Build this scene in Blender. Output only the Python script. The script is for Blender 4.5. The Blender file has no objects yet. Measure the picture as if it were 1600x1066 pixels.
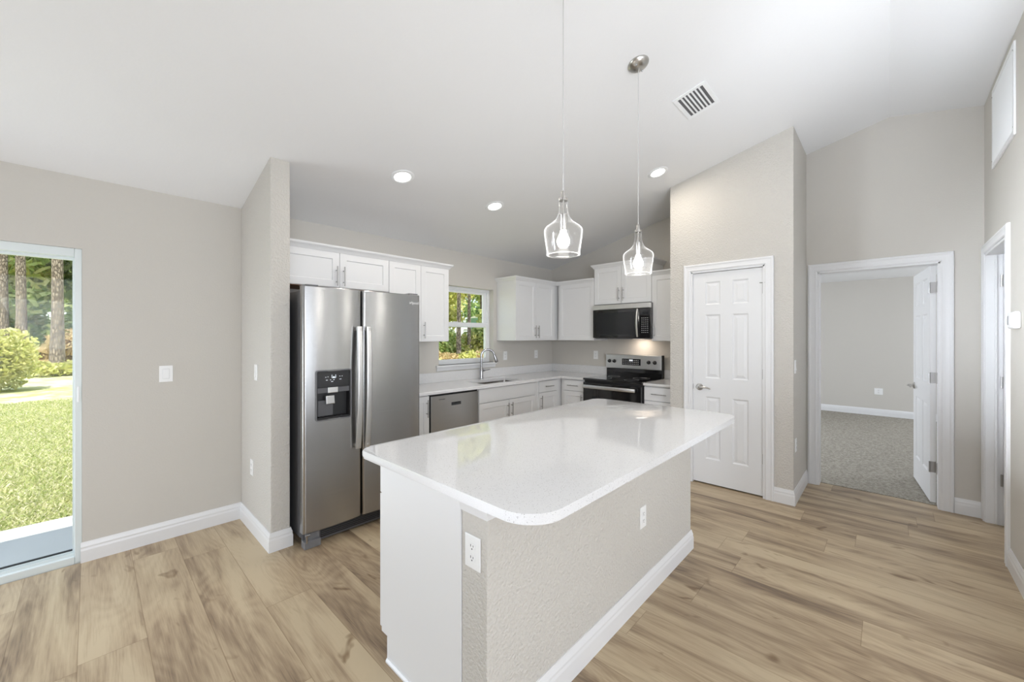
import bpy, bmesh, math, random
from mathutils import Vector, Matrix
C = bpy.context.scene
PI = math.pi
COL = C.collection
random.seed(7)

# ------------------------------------------------------------------ camera
YAW = math.radians(43.322)
cam_d = bpy.data.cameras.new('camera'); cam = bpy.data.objects.new('camera', cam_d); COL.objects.link(cam)
cam_d.sensor_width = 36; cam_d.sensor_fit = 'HORIZONTAL'; cam_d.lens = 622.43/1600*36
cam_d.shift_y = -7/1600; cam_d.clip_start = 0.02; cam_d.clip_end = 300
cam.location = (0, 0, 1.43); cam.rotation_euler = (PI/2, 0, YAW - PI/2)
C.camera = cam
# ------------------------------------------------------------------ view
C.view_settings.view_transform = 'Standard'; C.view_settings.look = 'None'
C.view_settings.exposure = 0.0; C.view_settings.gamma = 1.0; C.view_settings.use_curve_mapping = False
# ------------------------------------------------------------------ sky
w = bpy.data.worlds.new('sky'); C.world = w; w.use_nodes = True
nt = w.node_tree; bg = nt.nodes['Background']
st = nt.nodes.new('ShaderNodeTexSky'); st.sky_type = 'NISHITA'; st.sun_disc = False
st.sun_elevation = math.radians(60); st.sun_rotation = math.radians(160)
hz = nt.nodes.new('ShaderNodeMix'); hz.data_type = 'RGBA'; hz.inputs[0].default_value = .45; hz.inputs[7].default_value = (4.2, 4.4, 4.5, 1)
nt.links.new(st.outputs[0], hz.inputs[6]); nt.links.new(hz.outputs[2], bg.inputs[0]); bg.inputs[1].default_value = 0.30
# ------------------------------------------------------------------ lights
def lamp(name, kind, loc, energy, color=(1, 1, 1), size=None, size_y=None, target=None, rot=None):
    d = bpy.data.lights.new(name, kind); d.energy = energy; d.color = color
    o = bpy.data.objects.new(name, d); COL.objects.link(o); o.location = loc
    if kind == 'AREA':
        d.shape = 'RECTANGLE'; d.size = size; d.size_y = size_y or size
    elif kind == 'POINT' and size: d.shadow_soft_size = size
    if target is not None: o.rotation_euler = (Vector(target) - Vector(loc)).to_track_quat('-Z', 'Y').to_euler()
    if rot is not None: o.rotation_euler = rot
    return o
sun = lamp('sun', 'SUN', (0, -10, 20), 6.5, (1, .96, .88), rot=Vector((.22, .27, -1)).to_track_quat('-Z', 'Y').to_euler())
sun.data.angle = math.radians(.6)
# daylight of the living room's windows (behind the camera) and of the sliding door, plus an added fill beam
COOL = (.83, .895, 1)
key = lamp('right_wall_fill', 'AREA', (-3.3, 3.2, 1.95), 17, COOL, .8, .8, target=(2.55, -.55, 1.68))  # unseen narrow beam added to brighten the right wall; no window there
key.data.spread = math.radians(20)
key = lamp('sliding_door_sky_glow', 'AREA', (-1.3, 3.60, 1.3), 3.6, COOL, .9, 1.3, target=(4.3, -.9, 2.0))
key.data.spread = math.radians(28)
lamp('sliding_door_ground_glow', 'AREA', (-1.4, 3.55, .95), 40.7, COOL, .9, 1.6, target=(1.9, .2, -.1))
lamp('side_window_daylight', 'AREA', (-.6, -3.6, 1.5), 137.7, COOL, 3.6, 2.0, target=(1.2, 3, 1.3))
# photographer's flash bounced up at the vaulted ceiling, then added fill lamps
lamp('bounced_flash', 'AREA', (-.3, -.9, 1.6), 20, COOL, .9, .9, target=(.9, .6, 3.2))
lamp('hall_fill', 'AREA', (1.6, -.5, 1.3), 15.6, COOL, .7, .7, target=(3.9, .1, 2.9))  # extra unseen lamp added to brighten the hall
key = lamp('hall_ceiling_fill', 'AREA', (1.7, -.47, 1.2), 6.08, COOL, .5, .5, target=(3.4, -.3, 3.3))  # unseen lamp added to lift the hall ceiling past the ridge
key.data.spread = math.radians(70)
lamp('island_face_fill', 'AREA', (1.3, -3.6, 1.1), 45, COOL, 1.8, 1.6, target=(1.6, 1, .8))  # unseen fill added for the island's long side; no window there
lamp('bedroom_window_and_fill', 'AREA', (8.4, -3.3, 1.4), 111, COOL, 1.8, 1.5, target=(7.6, 2, .6))
lamp('bedroom_window_and_fill', 'AREA', (6.8, 3.1, 1.45), 70.3, COOL, 1.8, 1.5, target=(6.4, -2, 1.2))  # second lamp added to brighten the open door leaf, no window there

# ------------------------------------------------------------------ materials
def new_mat(name):
    m = bpy.data.materials.new(name); m.use_nodes = True
    n = m.node_tree; b = n.nodes['Principled BSDF']
    return m, n, b
def N(n, t, **k):
    x = n.nodes.new(t)
    for a, v in k.items(): setattr(x, a, v)
    return x
def bump_noise(n, b, scale, strength, dist=.002, detail=3, vec=None, rough=.5):
    t = N(n, 'ShaderNodeTexNoise'); t.inputs['Scale'].default_value = scale; t.inputs['Detail'].default_value = detail
    t.inputs['Roughness'].default_value = rough
    if vec is None:
        tc = N(n, 'ShaderNodeTexCoord'); vec = tc.outputs['Object']
    n.links.new(vec, t.inputs['Vector'])
    bp = N(n, 'ShaderNodeBump'); bp.inputs['Strength'].default_value = strength; bp.inputs['Distance'].default_value = dist
    n.links.new(t.outputs[0], bp.inputs['Height']); n.links.new(bp.outputs[0], b.inputs['Normal'])
    return t
def mat(name, col, rough=.5, metal=0, spec=.5, bump=None, aniso=0, coat=0, var=0):
    m, n, b = new_mat(name)
    b.inputs['Base Color'].default_value = (*col, 1); b.inputs['Roughness'].default_value = rough
    b.inputs['Metallic'].default_value = metal; b.inputs['Specular IOR Level'].default_value = spec
    if aniso: b.inputs['Anisotropic'].default_value = aniso
    if coat: b.inputs['Coat Weight'].default_value = coat; b.inputs['Coat Roughness'].default_value = .08
    if bump: bump_noise(n, b, *bump)
    if var:
        tc = N(n, 'ShaderNodeTexCoord'); t = N(n, 'ShaderNodeTexNoise'); t.inputs['Scale'].default_value = 4
        n.links.new(tc.outputs['Object'], t.inputs['Vector'])
        mx = N(n, 'ShaderNodeMix', data_type='RGBA'); mx.inputs[6].default_value = (*[c*(1-var) for c in col], 1); mx.inputs[7].default_value = (*[min(1, c*(1+var)) for c in col], 1)
        n.links.new(t.outputs[0], mx.inputs[0]); n.links.new(mx.outputs[2], b.inputs['Base Color'])
    return m
def emit(name, col, s):
    m, n, b = new_mat(name); b.inputs['Base Color'].default_value = (*col, 1)
    b.inputs['Emission Color'].default_value = (*col, 1); b.inputs['Emission Strength'].default_value = s
    return m
def ramp(n, fac, stops):
    r = N(n, 'ShaderNodeValToRGB'); e = r.color_ramp.elements
    while len(e) < len(stops): e.new(.5)
    for x, (p, c) in zip(e, stops): x.position = p; x.color = (*c, 1)
    n.links.new(fac, r.inputs[0]); return r.outputs[0]
def mth(n, op, a, b=None, c=None):
    x = N(n, 'ShaderNodeMath', operation=op)
    for i, v in enumerate((a, b, c)):
        if v is None: continue
        if isinstance(v, (int, float)): x.inputs[i].default_value = v
        else: n.links.new(v, x.inputs[i])
    return x.outputs[0]

M = {}
M['wall'] = mat('greige_wall_paint', (.618, .590, .541), .75, spec=.3, bump=(95, .35, .003, 2))
M['wall_rough'] = mat('greige_textured_wall_paint', (.618, .590, .541), .75, spec=.3, bump=(85, 1.0, .008, 3))
M['ceiling'] = mat('white_ceiling_paint', (.83, .83, .828), .8, spec=.25, bump=(70, .3, .003, 3))
M['trim'] = mat('white_semi_gloss_trim', (.80, .80, .80), .35)
M['door'] = mat('white_door_paint', (.79, .79, .79), .4)
M['cab'] = mat('white_cabinet_lacquer', (.80, .80, .797), .35)
M['vinyl'] = mat('white_vinyl', (.86, .87, .87), .3)
M['vinyl_door'] = mat('pale_grey_green_aluminium', (.70, .75, .74), .35)
M['plate'] = mat('white_plastic', (.88, .88, .87), .3)
M['slot'] = mat('dark_slot', (.03, .03, .03), .5)
M['nickel'] = mat('brushed_nickel', (.50, .485, .46), .30, 1)
M['hinge'] = mat('satin_nickel_hinge', (.42, .41, .40), .38, 1)
M['chrome'] = mat('chrome', (.46, .46, .47), .16, 1)
M['black'] = mat('black_gloss', (.008, .008, .009), .06, coat=.5)
M['blackm'] = mat('black_matte', (.015, .015, .016), .45)
M['dgrey'] = mat('dark_grey_painted_steel', (.10, .10, .105), .4)
M['grey'] = mat('grey_plastic', (.19, .19, .195), .4)
M['display'] = mat('dark_display', (.015, .016, .018), .12)
M['icon'] = emit('pale_display_print', (.8, .85, .9), .5)
M['print'] = mat('pale_grey_print', (.6, .6, .6), .5)
M['wood_raw'] = mat('raw_plywood', (.30, .13, .05), .6, var=.25)
M['cord'] = mat('clear_grey_cord', (.50, .49, .47), .4)
M['concrete'] = mat('pale_concrete', (.62, .62, .60), .85, bump=(60, .3, .003, 4), var=.05)
M['bulb'] = emit('lit_bulb', (1, .97, .92), 14)
M['downlight'] = emit('lit_downlight', (1, .98, .96), 9)
M['undercab'] = emit('lit_hood_lamp', (1, .9, .78), 4)
M['teal'] = mat('teal_siding', (.30, .52, .54), .7)
M['whitefence'] = mat('weathered_white_paint', (.75, .77, .76), .7)
M['exterior'] = mat('exterior_stucco', (.6, .6, .58), .9)
M['roof'] = mat('dark_shingle', (.06, .06, .065), .9)

ROT = 0.25
def steel(name, col, rough, horiz):
    m, n, b = new_mat(name)
    tc = N(n, 'ShaderNodeTexCoord'); mp = N(n, 'ShaderNodeMapping')
    mp.inputs['Scale'].default_value = (3, 3, 900) if horiz else (900, 900, 3)
    n.links.new(tc.outputs['Object'], mp.inputs[0])
    t = N(n, 'ShaderNodeTexNoise'); t.inputs['Scale'].default_value = 1; t.inputs['Detail'].default_value = 2
    n.links.new(mp.outputs[0], t.inputs['Vector'])
    n.links.new(ramp(n, t.outputs[0], [(.3, tuple(c*.94 for c in col)), (.7, tuple(c*1.05 for c in col))]), b.inputs['Base Color'])
    b.inputs['Metallic'].default_value = 1; b.inputs['Roughness'].default_value = rough
    bp = N(n, 'ShaderNodeBump'); bp.inputs['Strength'].default_value = .04; bp.inputs['Distance'].default_value = .001
    n.links.new(t.outputs[0], bp.inputs['Height']); n.links.new(bp.outputs[0], b.inputs['Normal'])
    if horiz:
        tg = N(n, 'ShaderNodeTangent', direction_type='RADIAL', axis='Z'); n.links.new(tg.outputs[0], b.inputs['Tangent'])
        b.inputs['Anisotropic'].default_value = .8; b.inputs['Anisotropic Rotation'].default_value = ROT
    return m
M['steel'] = steel('brushed_stainless_steel', (.42, .42, .42), .27, True)
M['steel_light'] = steel('bright_brushed_steel', (.70, .70, .69), .34, False)
M['steel_sink'] = mat('satin_sink_steel', (.40, .38, .36), .25, 1)

# plank floor: vinyl oak planks running along Y
def floor_mat():
    m, n, b = new_mat('oak_plank_floor')
    tc = N(n, 'ShaderNodeTexCoord'); sp = N(n, 'ShaderNodeSeparateXYZ'); n.links.new(tc.outputs['Object'], sp.inputs[0])
    W, L = .2255, 1.52
    xs = mth(n, 'DIVIDE', mth(n, 'SUBTRACT', sp.outputs[0], .661), W); row = mth(n, 'FLOOR', xs); fx = mth(n, 'FRACT', xs)
    wn = N(n, 'ShaderNodeTexWhiteNoise', noise_dimensions='1D'); n.links.new(mth(n, 'ADD', row, 7.3), wn.inputs['W'])
    ys = mth(n, 'ADD', mth(n, 'DIVIDE', sp.outputs[1], L), mth(n, 'MULTIPLY', wn.outputs[0], 3.7)); pl = mth(n, 'FLOOR', ys); fy = mth(n, 'FRACT', ys)
    cb = N(n, 'ShaderNodeCombineXYZ'); n.links.new(row, cb.inputs[0]); n.links.new(pl, cb.inputs[1])
    pid = N(n, 'ShaderNodeTexWhiteNoise', noise_dimensions='3D'); n.links.new(cb.outputs[0], pid.inputs['Vector'])
    # plank-local coordinates shifted by a random amount per plank
    off = N(n, 'ShaderNodeVectorMath', operation='MULTIPLY_ADD'); n.links.new(pid.outputs['Color'], off.inputs[0])
    off.inputs[1].default_value = (37, 53, 11); n.links.new(tc.outputs['Object'], off.inputs[2])
    def noise(scale, sc, detail=4, rough=.55, dist=0):
        mp = N(n, 'ShaderNodeMapping'); mp.inputs['Scale'].default_value = sc; n.links.new(off.outputs[0], mp.inputs[0])
        t = N(n, 'ShaderNodeTexNoise'); t.inputs['Scale'].default_value = scale; t.inputs['Detail'].default_value = detail
        t.inputs['Roughness'].default_value = rough; t.inputs['Distortion'].default_value = dist
        n.links.new(mp.outputs[0], t.inputs['Vector']); return t.outputs[0]
    broad = noise(1, (7.0, 1.05, 1), 4, .55, .6)       # cloudy light and dark areas
    fine = noise(1, (210, 6.0, 1), 4, .6, .2)         # grain streaks
    mid = noise(1, (48, 2.6, 1), 3, .6, .8)         # growth bands
    knot = noise(1, (7.5, 3.2, 1), 2, .5, 1.3)
    # cathedral rings: contour lines of a smooth stretched noise
    cath = noise(1, (4.2, .75, 1), 1, .4, .35)
    rings = mth(n, 'FRACT', mth(n, 'MULTIPLY', cath, 22))
    ringl = mth(n, 'ABSOLUTE', mth(n, 'SUBTRACT', rings, .5))
    tone = mth(n, 'ADD', mth(n, 'MULTIPLY', broad, .85), mth(n, 'MULTIPLY', mid, .19))
    tone = mth(n, 'ADD', tone, mth(n, 'MULTIPLY', fine, .22))
    tone = mth(n, 'ADD', tone, mth(n, 'MULTIPLY', ringl, .11))
    tone = mth(n, 'ADD', tone, mth(n, 'MULTIPLY', mth(n, 'SUBTRACT', pid.outputs[0], .5), .13))
    base = ramp(n, tone, [(.44, (.185, .131, .085)), (.55, (.318, .232, .148)), (.66, (.448, .342, .220)), (.80, (.56, .45, .298))])
    kn = ramp(n, knot, [(.66, (1, 1, 1)), (.76, (.50, .43, .37))])
    mx = N(n, 'ShaderNodeMix', data_type='RGBA', blend_type='MULTIPLY'); mx.inputs[0].default_value = 1
    n.links.new(base, mx.inputs[6]); n.links.new(kn, mx.inputs[7])
    # seams
    ex = mth(n, 'MULTIPLY', mth(n, 'MINIMUM', fx, mth(n, 'SUBTRACT', 1, fx)), W)
    ey = mth(n, 'MULTIPLY', mth(n, 'MINIMUM', fy, mth(n, 'SUBTRACT', 1, fy)), L)
    seam = mth(n, 'MINIMUM', ex, ey)
    sm = ramp(n, mth(n, 'MULTIPLY', seam, 100), [(.06, (.66, .61, .56)), (.20, (1, 1, 1))])
    mx2 = N(n, 'ShaderNodeMix', data_type='RGBA', blend_type='MULTIPLY'); mx2.inputs[0].default_value = 1
    n.links.new(mx.outputs[2], mx2.inputs[6]); n.links.new(sm, mx2.inputs[7])
    n.links.new(mx2.outputs[2], b.inputs['Base Color'])
    b.inputs['Roughness'].default_value = .40; b.inputs['Specular IOR Level'].default_value = .4
    bp = N(n, 'ShaderNodeBump'); bp.inputs['Strength'].default_value = .12; bp.inputs['Distance'].default_value = .002
    hh = mth(n, 'ADD', mth(n, 'MULTIPLY', fine, .5), mth(n, 'MINIMUM', mth(n, 'MULTIPLY', seam, 400), 1))
    n.links.new(hh, bp.inputs['Height']); n.links.new(bp.outputs[0], b.inputs['Normal'])
    return m
M['floor'] = floor_mat()

def quartz():
    m, n, b = new_mat('white_speckled_quartz')
    tc = N(n, 'ShaderNodeTexCoord')
    v = N(n, 'ShaderNodeTexVoronoi'); v.inputs['Scale'].default_value = 210; n.links.new(tc.outputs['Object'], v.inputs['Vector'])
    s1 = mth(n, 'LESS_THAN', v.outputs['Distance'], .28)
    sep = N(n, 'ShaderNodeSeparateColor'); n.links.new(v.outputs['Color'], sep.inputs[0])
    dark = mth(n, 'MULTIPLY', s1, mth(n, 'GREATER_THAN', sep.outputs[0], .80))
    v2 = N(n, 'ShaderNodeTexVoronoi'); v2.inputs['Scale'].default_value = 460; n.links.new(tc.outputs['Object'], v2.inputs['Vector'])
    sep2 = N(n, 'ShaderNodeSeparateColor'); n.links.new(v2.outputs['Color'], sep2.inputs[0])
    dark2 = mth(n, 'MULTIPLY', mth(n, 'LESS_THAN', v2.outputs['Distance'], .35), mth(n, 'GREATER_THAN', sep2.outputs[0], .72))
    f = mth(n, 'MINIMUM', mth(n, 'ADD', mth(n, 'MULTIPLY', dark, .68), mth(n, 'MULTIPLY', dark2, .30)), 1)
    n.links.new(ramp(n, f, [(0, (.76, .755, .75)), (1, (.22, .21, .20))]), b.inputs['Base Color'])
    b.inputs['Roughness'].default_value = .045; b.inputs['Specular IOR Level'].default_value = .6
    return m
M['quartz'] = quartz()

def carpet():
    m, n, b = new_mat('speckled_beige_carpet')
    tc = N(n, 'ShaderNodeTexCoord')
    t = N(n, 'ShaderNodeTexNoise'); t.inputs['Scale'].default_value = 45; t.inputs['Detail'].default_value = 6; t.inputs['Roughness'].default_value = .75
    n.links.new(tc.outputs['Object'], t.inputs['Vector'])
    n.links.new(ramp(n, t.outputs[0], [(.35, (.22, .20, .165)), (.65, (.49, .455, .39))]), b.inputs['Base Color'])
    b.inputs['Roughness'].default_value = 1; b.inputs['Specular IOR Level'].default_value = .1
    bp = N(n, 'ShaderNodeBump'); bp.inputs['Strength'].default_value = .8; bp.inputs['Distance'].default_value = .012
    n.links.new(t.outputs[0], bp.inputs['Height']); n.links.new(bp.outputs[0], b.inputs['Normal'])
    return m
M['carpet'] = carpet()

def glass(name, edge, base, tint=(1, 1, 1)):
    m = bpy.data.materials.new(name); m.use_nodes = True; n = m.node_tree
    n.nodes.remove(n.nodes['Principled BSDF']); out = n.nodes['Material Output']
    tr = N(n, 'ShaderNodeBsdfTransparent'); tr.inputs[0].default_value = (*tint, 1)
    gl = N(n, 'ShaderNodeBsdfGlossy'); gl.inputs['Roughness'].default_value = .02
    lw = N(n, 'ShaderNodeLayerWeight'); lw.inputs[0].default_value = .5
    p = mth(n, 'POWER', lw.outputs['Facing'], 5)
    f = mth(n, 'ADD', mth(n, 'MULTIPLY', p, edge), base)
    mx = N(n, 'ShaderNodeMixShader'); n.links.new(f, mx.inputs[0]); n.links.new(tr.outputs[0], mx.inputs[1]); n.links.new(gl.outputs[0], mx.inputs[2])
    n.links.new(mx.outputs[0], out.inputs['Surface']); return m
M['pane'] = glass('window_glass', .5, .008, (.98, 1, 1))
M['lampglass'] = glass('clear_lamp_glass', .75, .015)
def lamp_glass():
    m = M['lampglass']; n = m.node_tree; out = n.nodes['Material Output']; src = out.inputs['Surface'].links[0].from_socket
    lw = N(n, 'ShaderNodeLayerWeight'); lw.inputs[0].default_value = .5
    df = N(n, 'ShaderNodeBsdfDiffuse'); df.inputs[0].default_value = (.95, .95, .95, 1)
    tl = N(n, 'ShaderNodeBsdfTranslucent'); tl.inputs[0].default_value = (.95, .95, .95, 1)
    ad = N(n, 'ShaderNodeMixShader'); n.links.new(df.outputs[0], ad.inputs[1]); n.links.new(tl.outputs[0], ad.inputs[2])
    f = mth(n, 'ADD', mth(n, 'MULTIPLY', mth(n, 'POWER', lw.outputs['Facing'], 7), .75), .012)  # white mixed in toward the edges imitates the bulb-lit rim
    mx = N(n, 'ShaderNodeMixShader'); n.links.new(f, mx.inputs[0]); n.links.new(src, mx.inputs[1]); n.links.new(ad.outputs[0], mx.inputs[2])
    n.links.new(mx.outputs[0], out.inputs['Surface'])
lamp_glass()

def leafmat(name, stops):
    m, n, b = new_mat(name)
    g = N(n, 'ShaderNodeNewGeometry')
    n.links.new(ramp(n, g.outputs['Random Per Island'], stops), b.inputs['Base Color'])
    b.inputs['Roughness'].default_value = .6; b.inputs['Specular IOR Level'].default_value = .3
    out = n.nodes['Material Output']
    tl = N(n, 'ShaderNodeBsdfTranslucent'); n.links.new(b.inputs['Base Color'].links[0].from_socket, tl.inputs[0])
    mx = N(n, 'ShaderNodeMixShader'); mx.inputs[0].default_value = .45
    n.links.new(b.outputs[0], mx.inputs[1]); n.links.new(tl.outputs[0], mx.inputs[2]); n.links.new(mx.outputs[0], out.inputs[0])
    return m
M['leaf_dark'] = leafmat('dark_green_leaves', [(0, (.17, .27, .10)), (.5, (.34, .48, .17)), (1, (.62, .70, .32))])
M['leaf_mid'] = leafmat('mid_green_leaves', [(0, (.25, .34, .11)), (.5, (.48, .57, .21)), (1, (.74, .75, .38))])
M['leaf_lime'] = leafmat('yellow_green_leaves', [(0, (.36, .40, .09)), (.5, (.64, .62, .20)), (1, (.85, .80, .42))])
M['leaf_dry'] = leafmat('dry_tan_grass', [(0, (.36, .25, .11)), (.5, (.62, .47, .24)), (1, (.78, .66, .38))])
M['grass'] = leafmat('lawn_grass_blades', [(0, (.36, .43, .14)), (.5, (.60, .61, .30)), (1, (.80, .74, .54))])
def ground():
    m, n, b = new_mat('lawn_and_sand_ground')
    tc = N(n, 'ShaderNodeTexCoord'); sp = N(n, 'ShaderNodeSeparateXYZ'); n.links.new(tc.outputs['Object'], sp.inputs[0])
    t = N(n, 'ShaderNodeTexNoise'); t.inputs['Scale'].default_value = 2.2; t.inputs['Detail'].default_value = 8; t.inputs['Roughness'].default_value = .7
    n.links.new(tc.outputs['Object'], t.inputs['Vector'])
    lawn = ramp(n, t.outputs[0], [(.35, (.30, .36, .11)), (.5, (.52, .52, .24)), (.68, (.78, .70, .52))])
    sand = ramp(n, t.outputs[0], [(.35, (.36, .25, .15)), (.55, (.70, .56, .40)), (.7, (.82, .74, .58))])
    f = mth(n, 'ADD', sp.outputs[1], mth(n, 'MULTIPLY', t.outputs[0], 5))
    fac = ramp(n, mth(n, 'DIVIDE', f, 40), [(.425, (0, 0, 0)), (.445, (1, 1, 1))])
    mx = N(n, 'ShaderNodeMix', data_type='RGBA'); n.links.new(fac, mx.inputs[0]); n.links.new(lawn, mx.inputs[6]); n.links.new(sand, mx.inputs[7])
    n.links.new(mx.outputs[2], b.inputs['Base Color']); b.inputs['Roughness'].default_value = 1
    return m
M['ground'] = ground()
def bark():
    m, n, b = new_mat('grey_pine_bark')
    tc = N(n, 'ShaderNodeTexCoord'); mp = N(n, 'ShaderNodeMapping'); mp.inputs['Scale'].default_value = (1, 1, .3); n.links.new(tc.outputs['Object'], mp.inputs[0])
    v = N(n, 'ShaderNodeTexVoronoi', feature='DISTANCE_TO_EDGE'); v.inputs['Scale'].default_value = 14; n.links.new(mp.outputs[0], v.inputs['Vector'])
    n.links.new(ramp(n, v.outputs['Distance'], [(.03, (.10, .075, .055)), (.25, (.42, .34, .27))]), b.inputs['Base Color'])
    b.inputs['Roughness'].default_value = .95
    bp = N(n, 'ShaderNodeBump'); bp.inputs['Strength'].default_value = .8; bp.inputs['Distance'].default_value = .04
    n.links.new(v.outputs['Distance'], bp.inputs['Height']); n.links.new(bp.outputs[0], b.inputs['Normal'])
    return m
M['bark'] = bark()

# ------------------------------------------------------------------ mesh builder
ORG = {}
X, Y, Z = Vector((1, 0, 0)), Vector((0, 1, 0)), Vector((0, 0, 1))
def frame(o, n):
    """local u (to the right seen from the front), v (up), n (out of the face) -> world"""
    n = Vector(n).normalized(); u = Z.cross(n)
    return Matrix(((u.x, 0, n.x, o[0]), (u.y, 0, n.y, o[1]), (u.z, 1, n.z, o[2]), (0, 0, 0, 1)))
class MB:
    def __init__(s): s.bm = bmesh.new()
    def _new(s, verts, faces, mx=None):
        vs = [s.bm.verts.new((mx @ Vector(v)) if mx is not None else v) for v in verts]
        fs = []
        for f in faces:
            try: fs.append(s.bm.faces.new([vs[i] for i in f]))
            except ValueError: pass
        return vs, fs
    def box(s, a, b, bev=0, mx=None, seg=2):
        x0, x1 = sorted((a[0], b[0])); y0, y1 = sorted((a[1], b[1])); z0, z1 = sorted((a[2], b[2]))
        vs, fs = s._new([(x0,y0,z0),(x1,y0,z0),(x1,y1,z0),(x0,y1,z0),(x0,y0,z1),(x1,y0,z1),(x1,y1,z1),(x0,y1,z1)],
                        [(0,3,2,1),(4,5,6,7),(0,1,5,4),(1,2,6,5),(2,3,7,6),(3,0,4,7)], mx)
        if bev:
            es = {e for f in fs for e in f.edges}
            bmesh.ops.bevel(s.bm, geom=list(es), offset=bev, segments=seg, affect='EDGES', profile=.5)
        return s
    def prism(s, pts, h0, h1, mx=None, bev=0, seg=2):
        """polygon pts (2D) in local xy extruded along local z"""
        k = len(pts)
        vs, fs = s._new([(p[0], p[1], h0) for p in pts] + [(p[0], p[1], h1) for p in pts],
                        [tuple(range(k))[::-1], tuple(range(k, 2*k))] + [(i, (i+1) % k, k+(i+1) % k, k+i) for i in range(k)], mx)
        if bev:
            es = [e for f in fs[:2] for e in f.edges]
            bmesh.ops.bevel(s.bm, geom=es, offset=bev, segments=seg, affect='EDGES', profile=.5)
        return s
    def lathe(s, prof, seg=32, mx=None, cap=True):
        vs = []; k = len(prof)
        for i in range(seg):
            a = 2*PI*i/seg
            vs += [(r*math.cos(a), r*math.sin(a), z) for r, z in prof]
        fs = [(i*k+j, ((i+1) % seg)*k+j, ((i+1) % seg)*k+j+1, i*k+j+1) for i in range(seg) for j in range(k-1)]
        if cap:
            if prof[0][0] > 1e-6: fs.append(tuple(i*k for i in range(seg))[::-1])
            if prof[-1][0] > 1e-6: fs.append(tuple(i*k+k-1 for i in range(seg)))
        vv, ff = s._new(vs, fs, mx)
        bmesh.ops.remove_doubles(s.bm, verts=vv, dist=1e-6)
        return s
    def cyl(s, p, q, r, seg=16, r2=None):
        p, q = Vector(p), Vector(q); d = q-p; rot = d.to_track_quat('Z', 'Y').to_matrix().to_4x4()
        return s.lathe([(r, 0), (r if r2 is None else r2, d.length)], seg, Matrix.Translation(p) @ rot)
    def tube(s, pts, r, seg=10, flat=None, pw=1):
        pts = [Vector(p) for p in pts]; k = len(pts); vs = []; ref = None
        for i, p in enumerate(pts):
            t = (pts[min(i+1, k-1)] - pts[max(i-1, 0)]).normalized()
            if ref is None:
                ref = t.orthogonal().normalized() if flat is None else Vector(flat)
            a = (ref - t*ref.dot(t)).normalized(); b = t.cross(a); ref = a
            rr = r[i] if isinstance(r, (list, tuple)) else r
            rx, ry = rr if isinstance(rr, tuple) else (rr, rr)
            vs += [p + a*(rx*math.copysign(abs(math.cos(2*PI*j/seg))**pw, math.cos(2*PI*j/seg))) + b*(ry*math.copysign(abs(math.sin(2*PI*j/seg))**pw, math.sin(2*PI*j/seg))) for j in range(seg)]
        fs = [(i*seg+j, i*seg+(j+1) % seg, (i+1)*seg+(j+1) % seg, (i+1)*seg+j) for i in range(k-1) for j in range(seg)]
        fs += [tuple(range(seg))[::-1], tuple(range((k-1)*seg, k*seg))]
        s._new(vs, fs); return s
    def sweep(s, path, prof, nrm, side=1, closed=False):
        """profile (out, along nrm) swept along path with mitred corners; out = side * (dir x nrm)"""
        P = [Vector(p) for p in path]; nrm = Vector(nrm); k = len(P); vs = []; m = len(prof)
        dirs = [(P[(i+1) % k]-P[i]).normalized() for i in range(k if closed else k-1)]
        outs = [side*d.cross(nrm) for d in dirs]
        for i in range(k):
            if closed: o1, o2 = outs[i-1], outs[i]
            else: o1, o2 = outs[max(i-1, 0)], outs[min(i, k-2)]
            o = (o1+o2)/(1+o1.dot(o2))
            vs += [P[i] + o*a + nrm*b for a, b in prof]
        fs = []
        for i in range(k if closed else k-1):
            j2 = (i+1) % k
            for j in range(m): fs.append((i*m+j, i*m+(j+1) % m, j2*m+(j+1) % m, j2*m+j))
        if not closed: fs += [tuple(range(m))[::-1], tuple(range((k-1)*m, k*m))]
        s._new(vs, fs); return s
    def panel_slab(s, w, h, t, panels, rings, mx):
        """slab w x h x t (front at local n = t) with recessed panels [(u0,v0,u1,v1)], rings [(inset, depth)]"""
        us = sorted({0, w, *[p[0] for p in panels], *[p[2] for p in panels]})
        vs_ = sorted({0, h, *[p[1] for p in panels], *[p[3] for p in panels]})
        nu, nv = len(us), len(vs_)
        V = [(u, v, t) for v in vs_ for u in us]; F = []
        for j in range(nv-1):
            for i in range(nu-1):
                cu, cv = (us[i]+us[i+1])/2, (vs_[j]+vs_[j+1])/2
                if any(p[0] < cu < p[2] and p[1] < cv < p[3] for p in panels): continue
                F.append((j*nu+i, j*nu+i+1, (j+1)*nu+i+1, (j+1)*nu+i))
        b0 = len(V); V += [(u, v, 0) for v in vs_ for u in us]
        for i in range(nu-1):
            F.append((b0+i, b0+i+1, i+1, i)); k = (nv-1)*nu; F.append((k+i, k+i+1, b0+k+i+1, b0+k+i))
        for j in range(nv-1):
            F.append((j*nu, (j+1)*nu, b0+(j+1)*nu, b0+j*nu)); e = nu-1
            F.append((b0+j*nu+e, b0+(j+1)*nu+e, (j+1)*nu+e, j*nu+e))
        F.append((b0, b0+(nv-1)*nu, b0+nv*nu-1, b0+nu-1))
        for p in panels:
            prev = None
            for ins, dep in [(0, 0)] + rings:
                c = len(V); V += [(p[0]+ins, p[1]+ins, t-dep), (p[2]-ins, p[1]+ins, t-dep), (p[2]-ins, p[3]-ins, t-dep), (p[0]+ins, p[3]-ins, t-dep)]
                if prev is not None: F += [(prev+q, prev+(q+1) % 4, c+(q+1) % 4, c+q) for q in range(4)]
                prev = c
            F.append((prev, prev+1, prev+2, prev+3))
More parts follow.
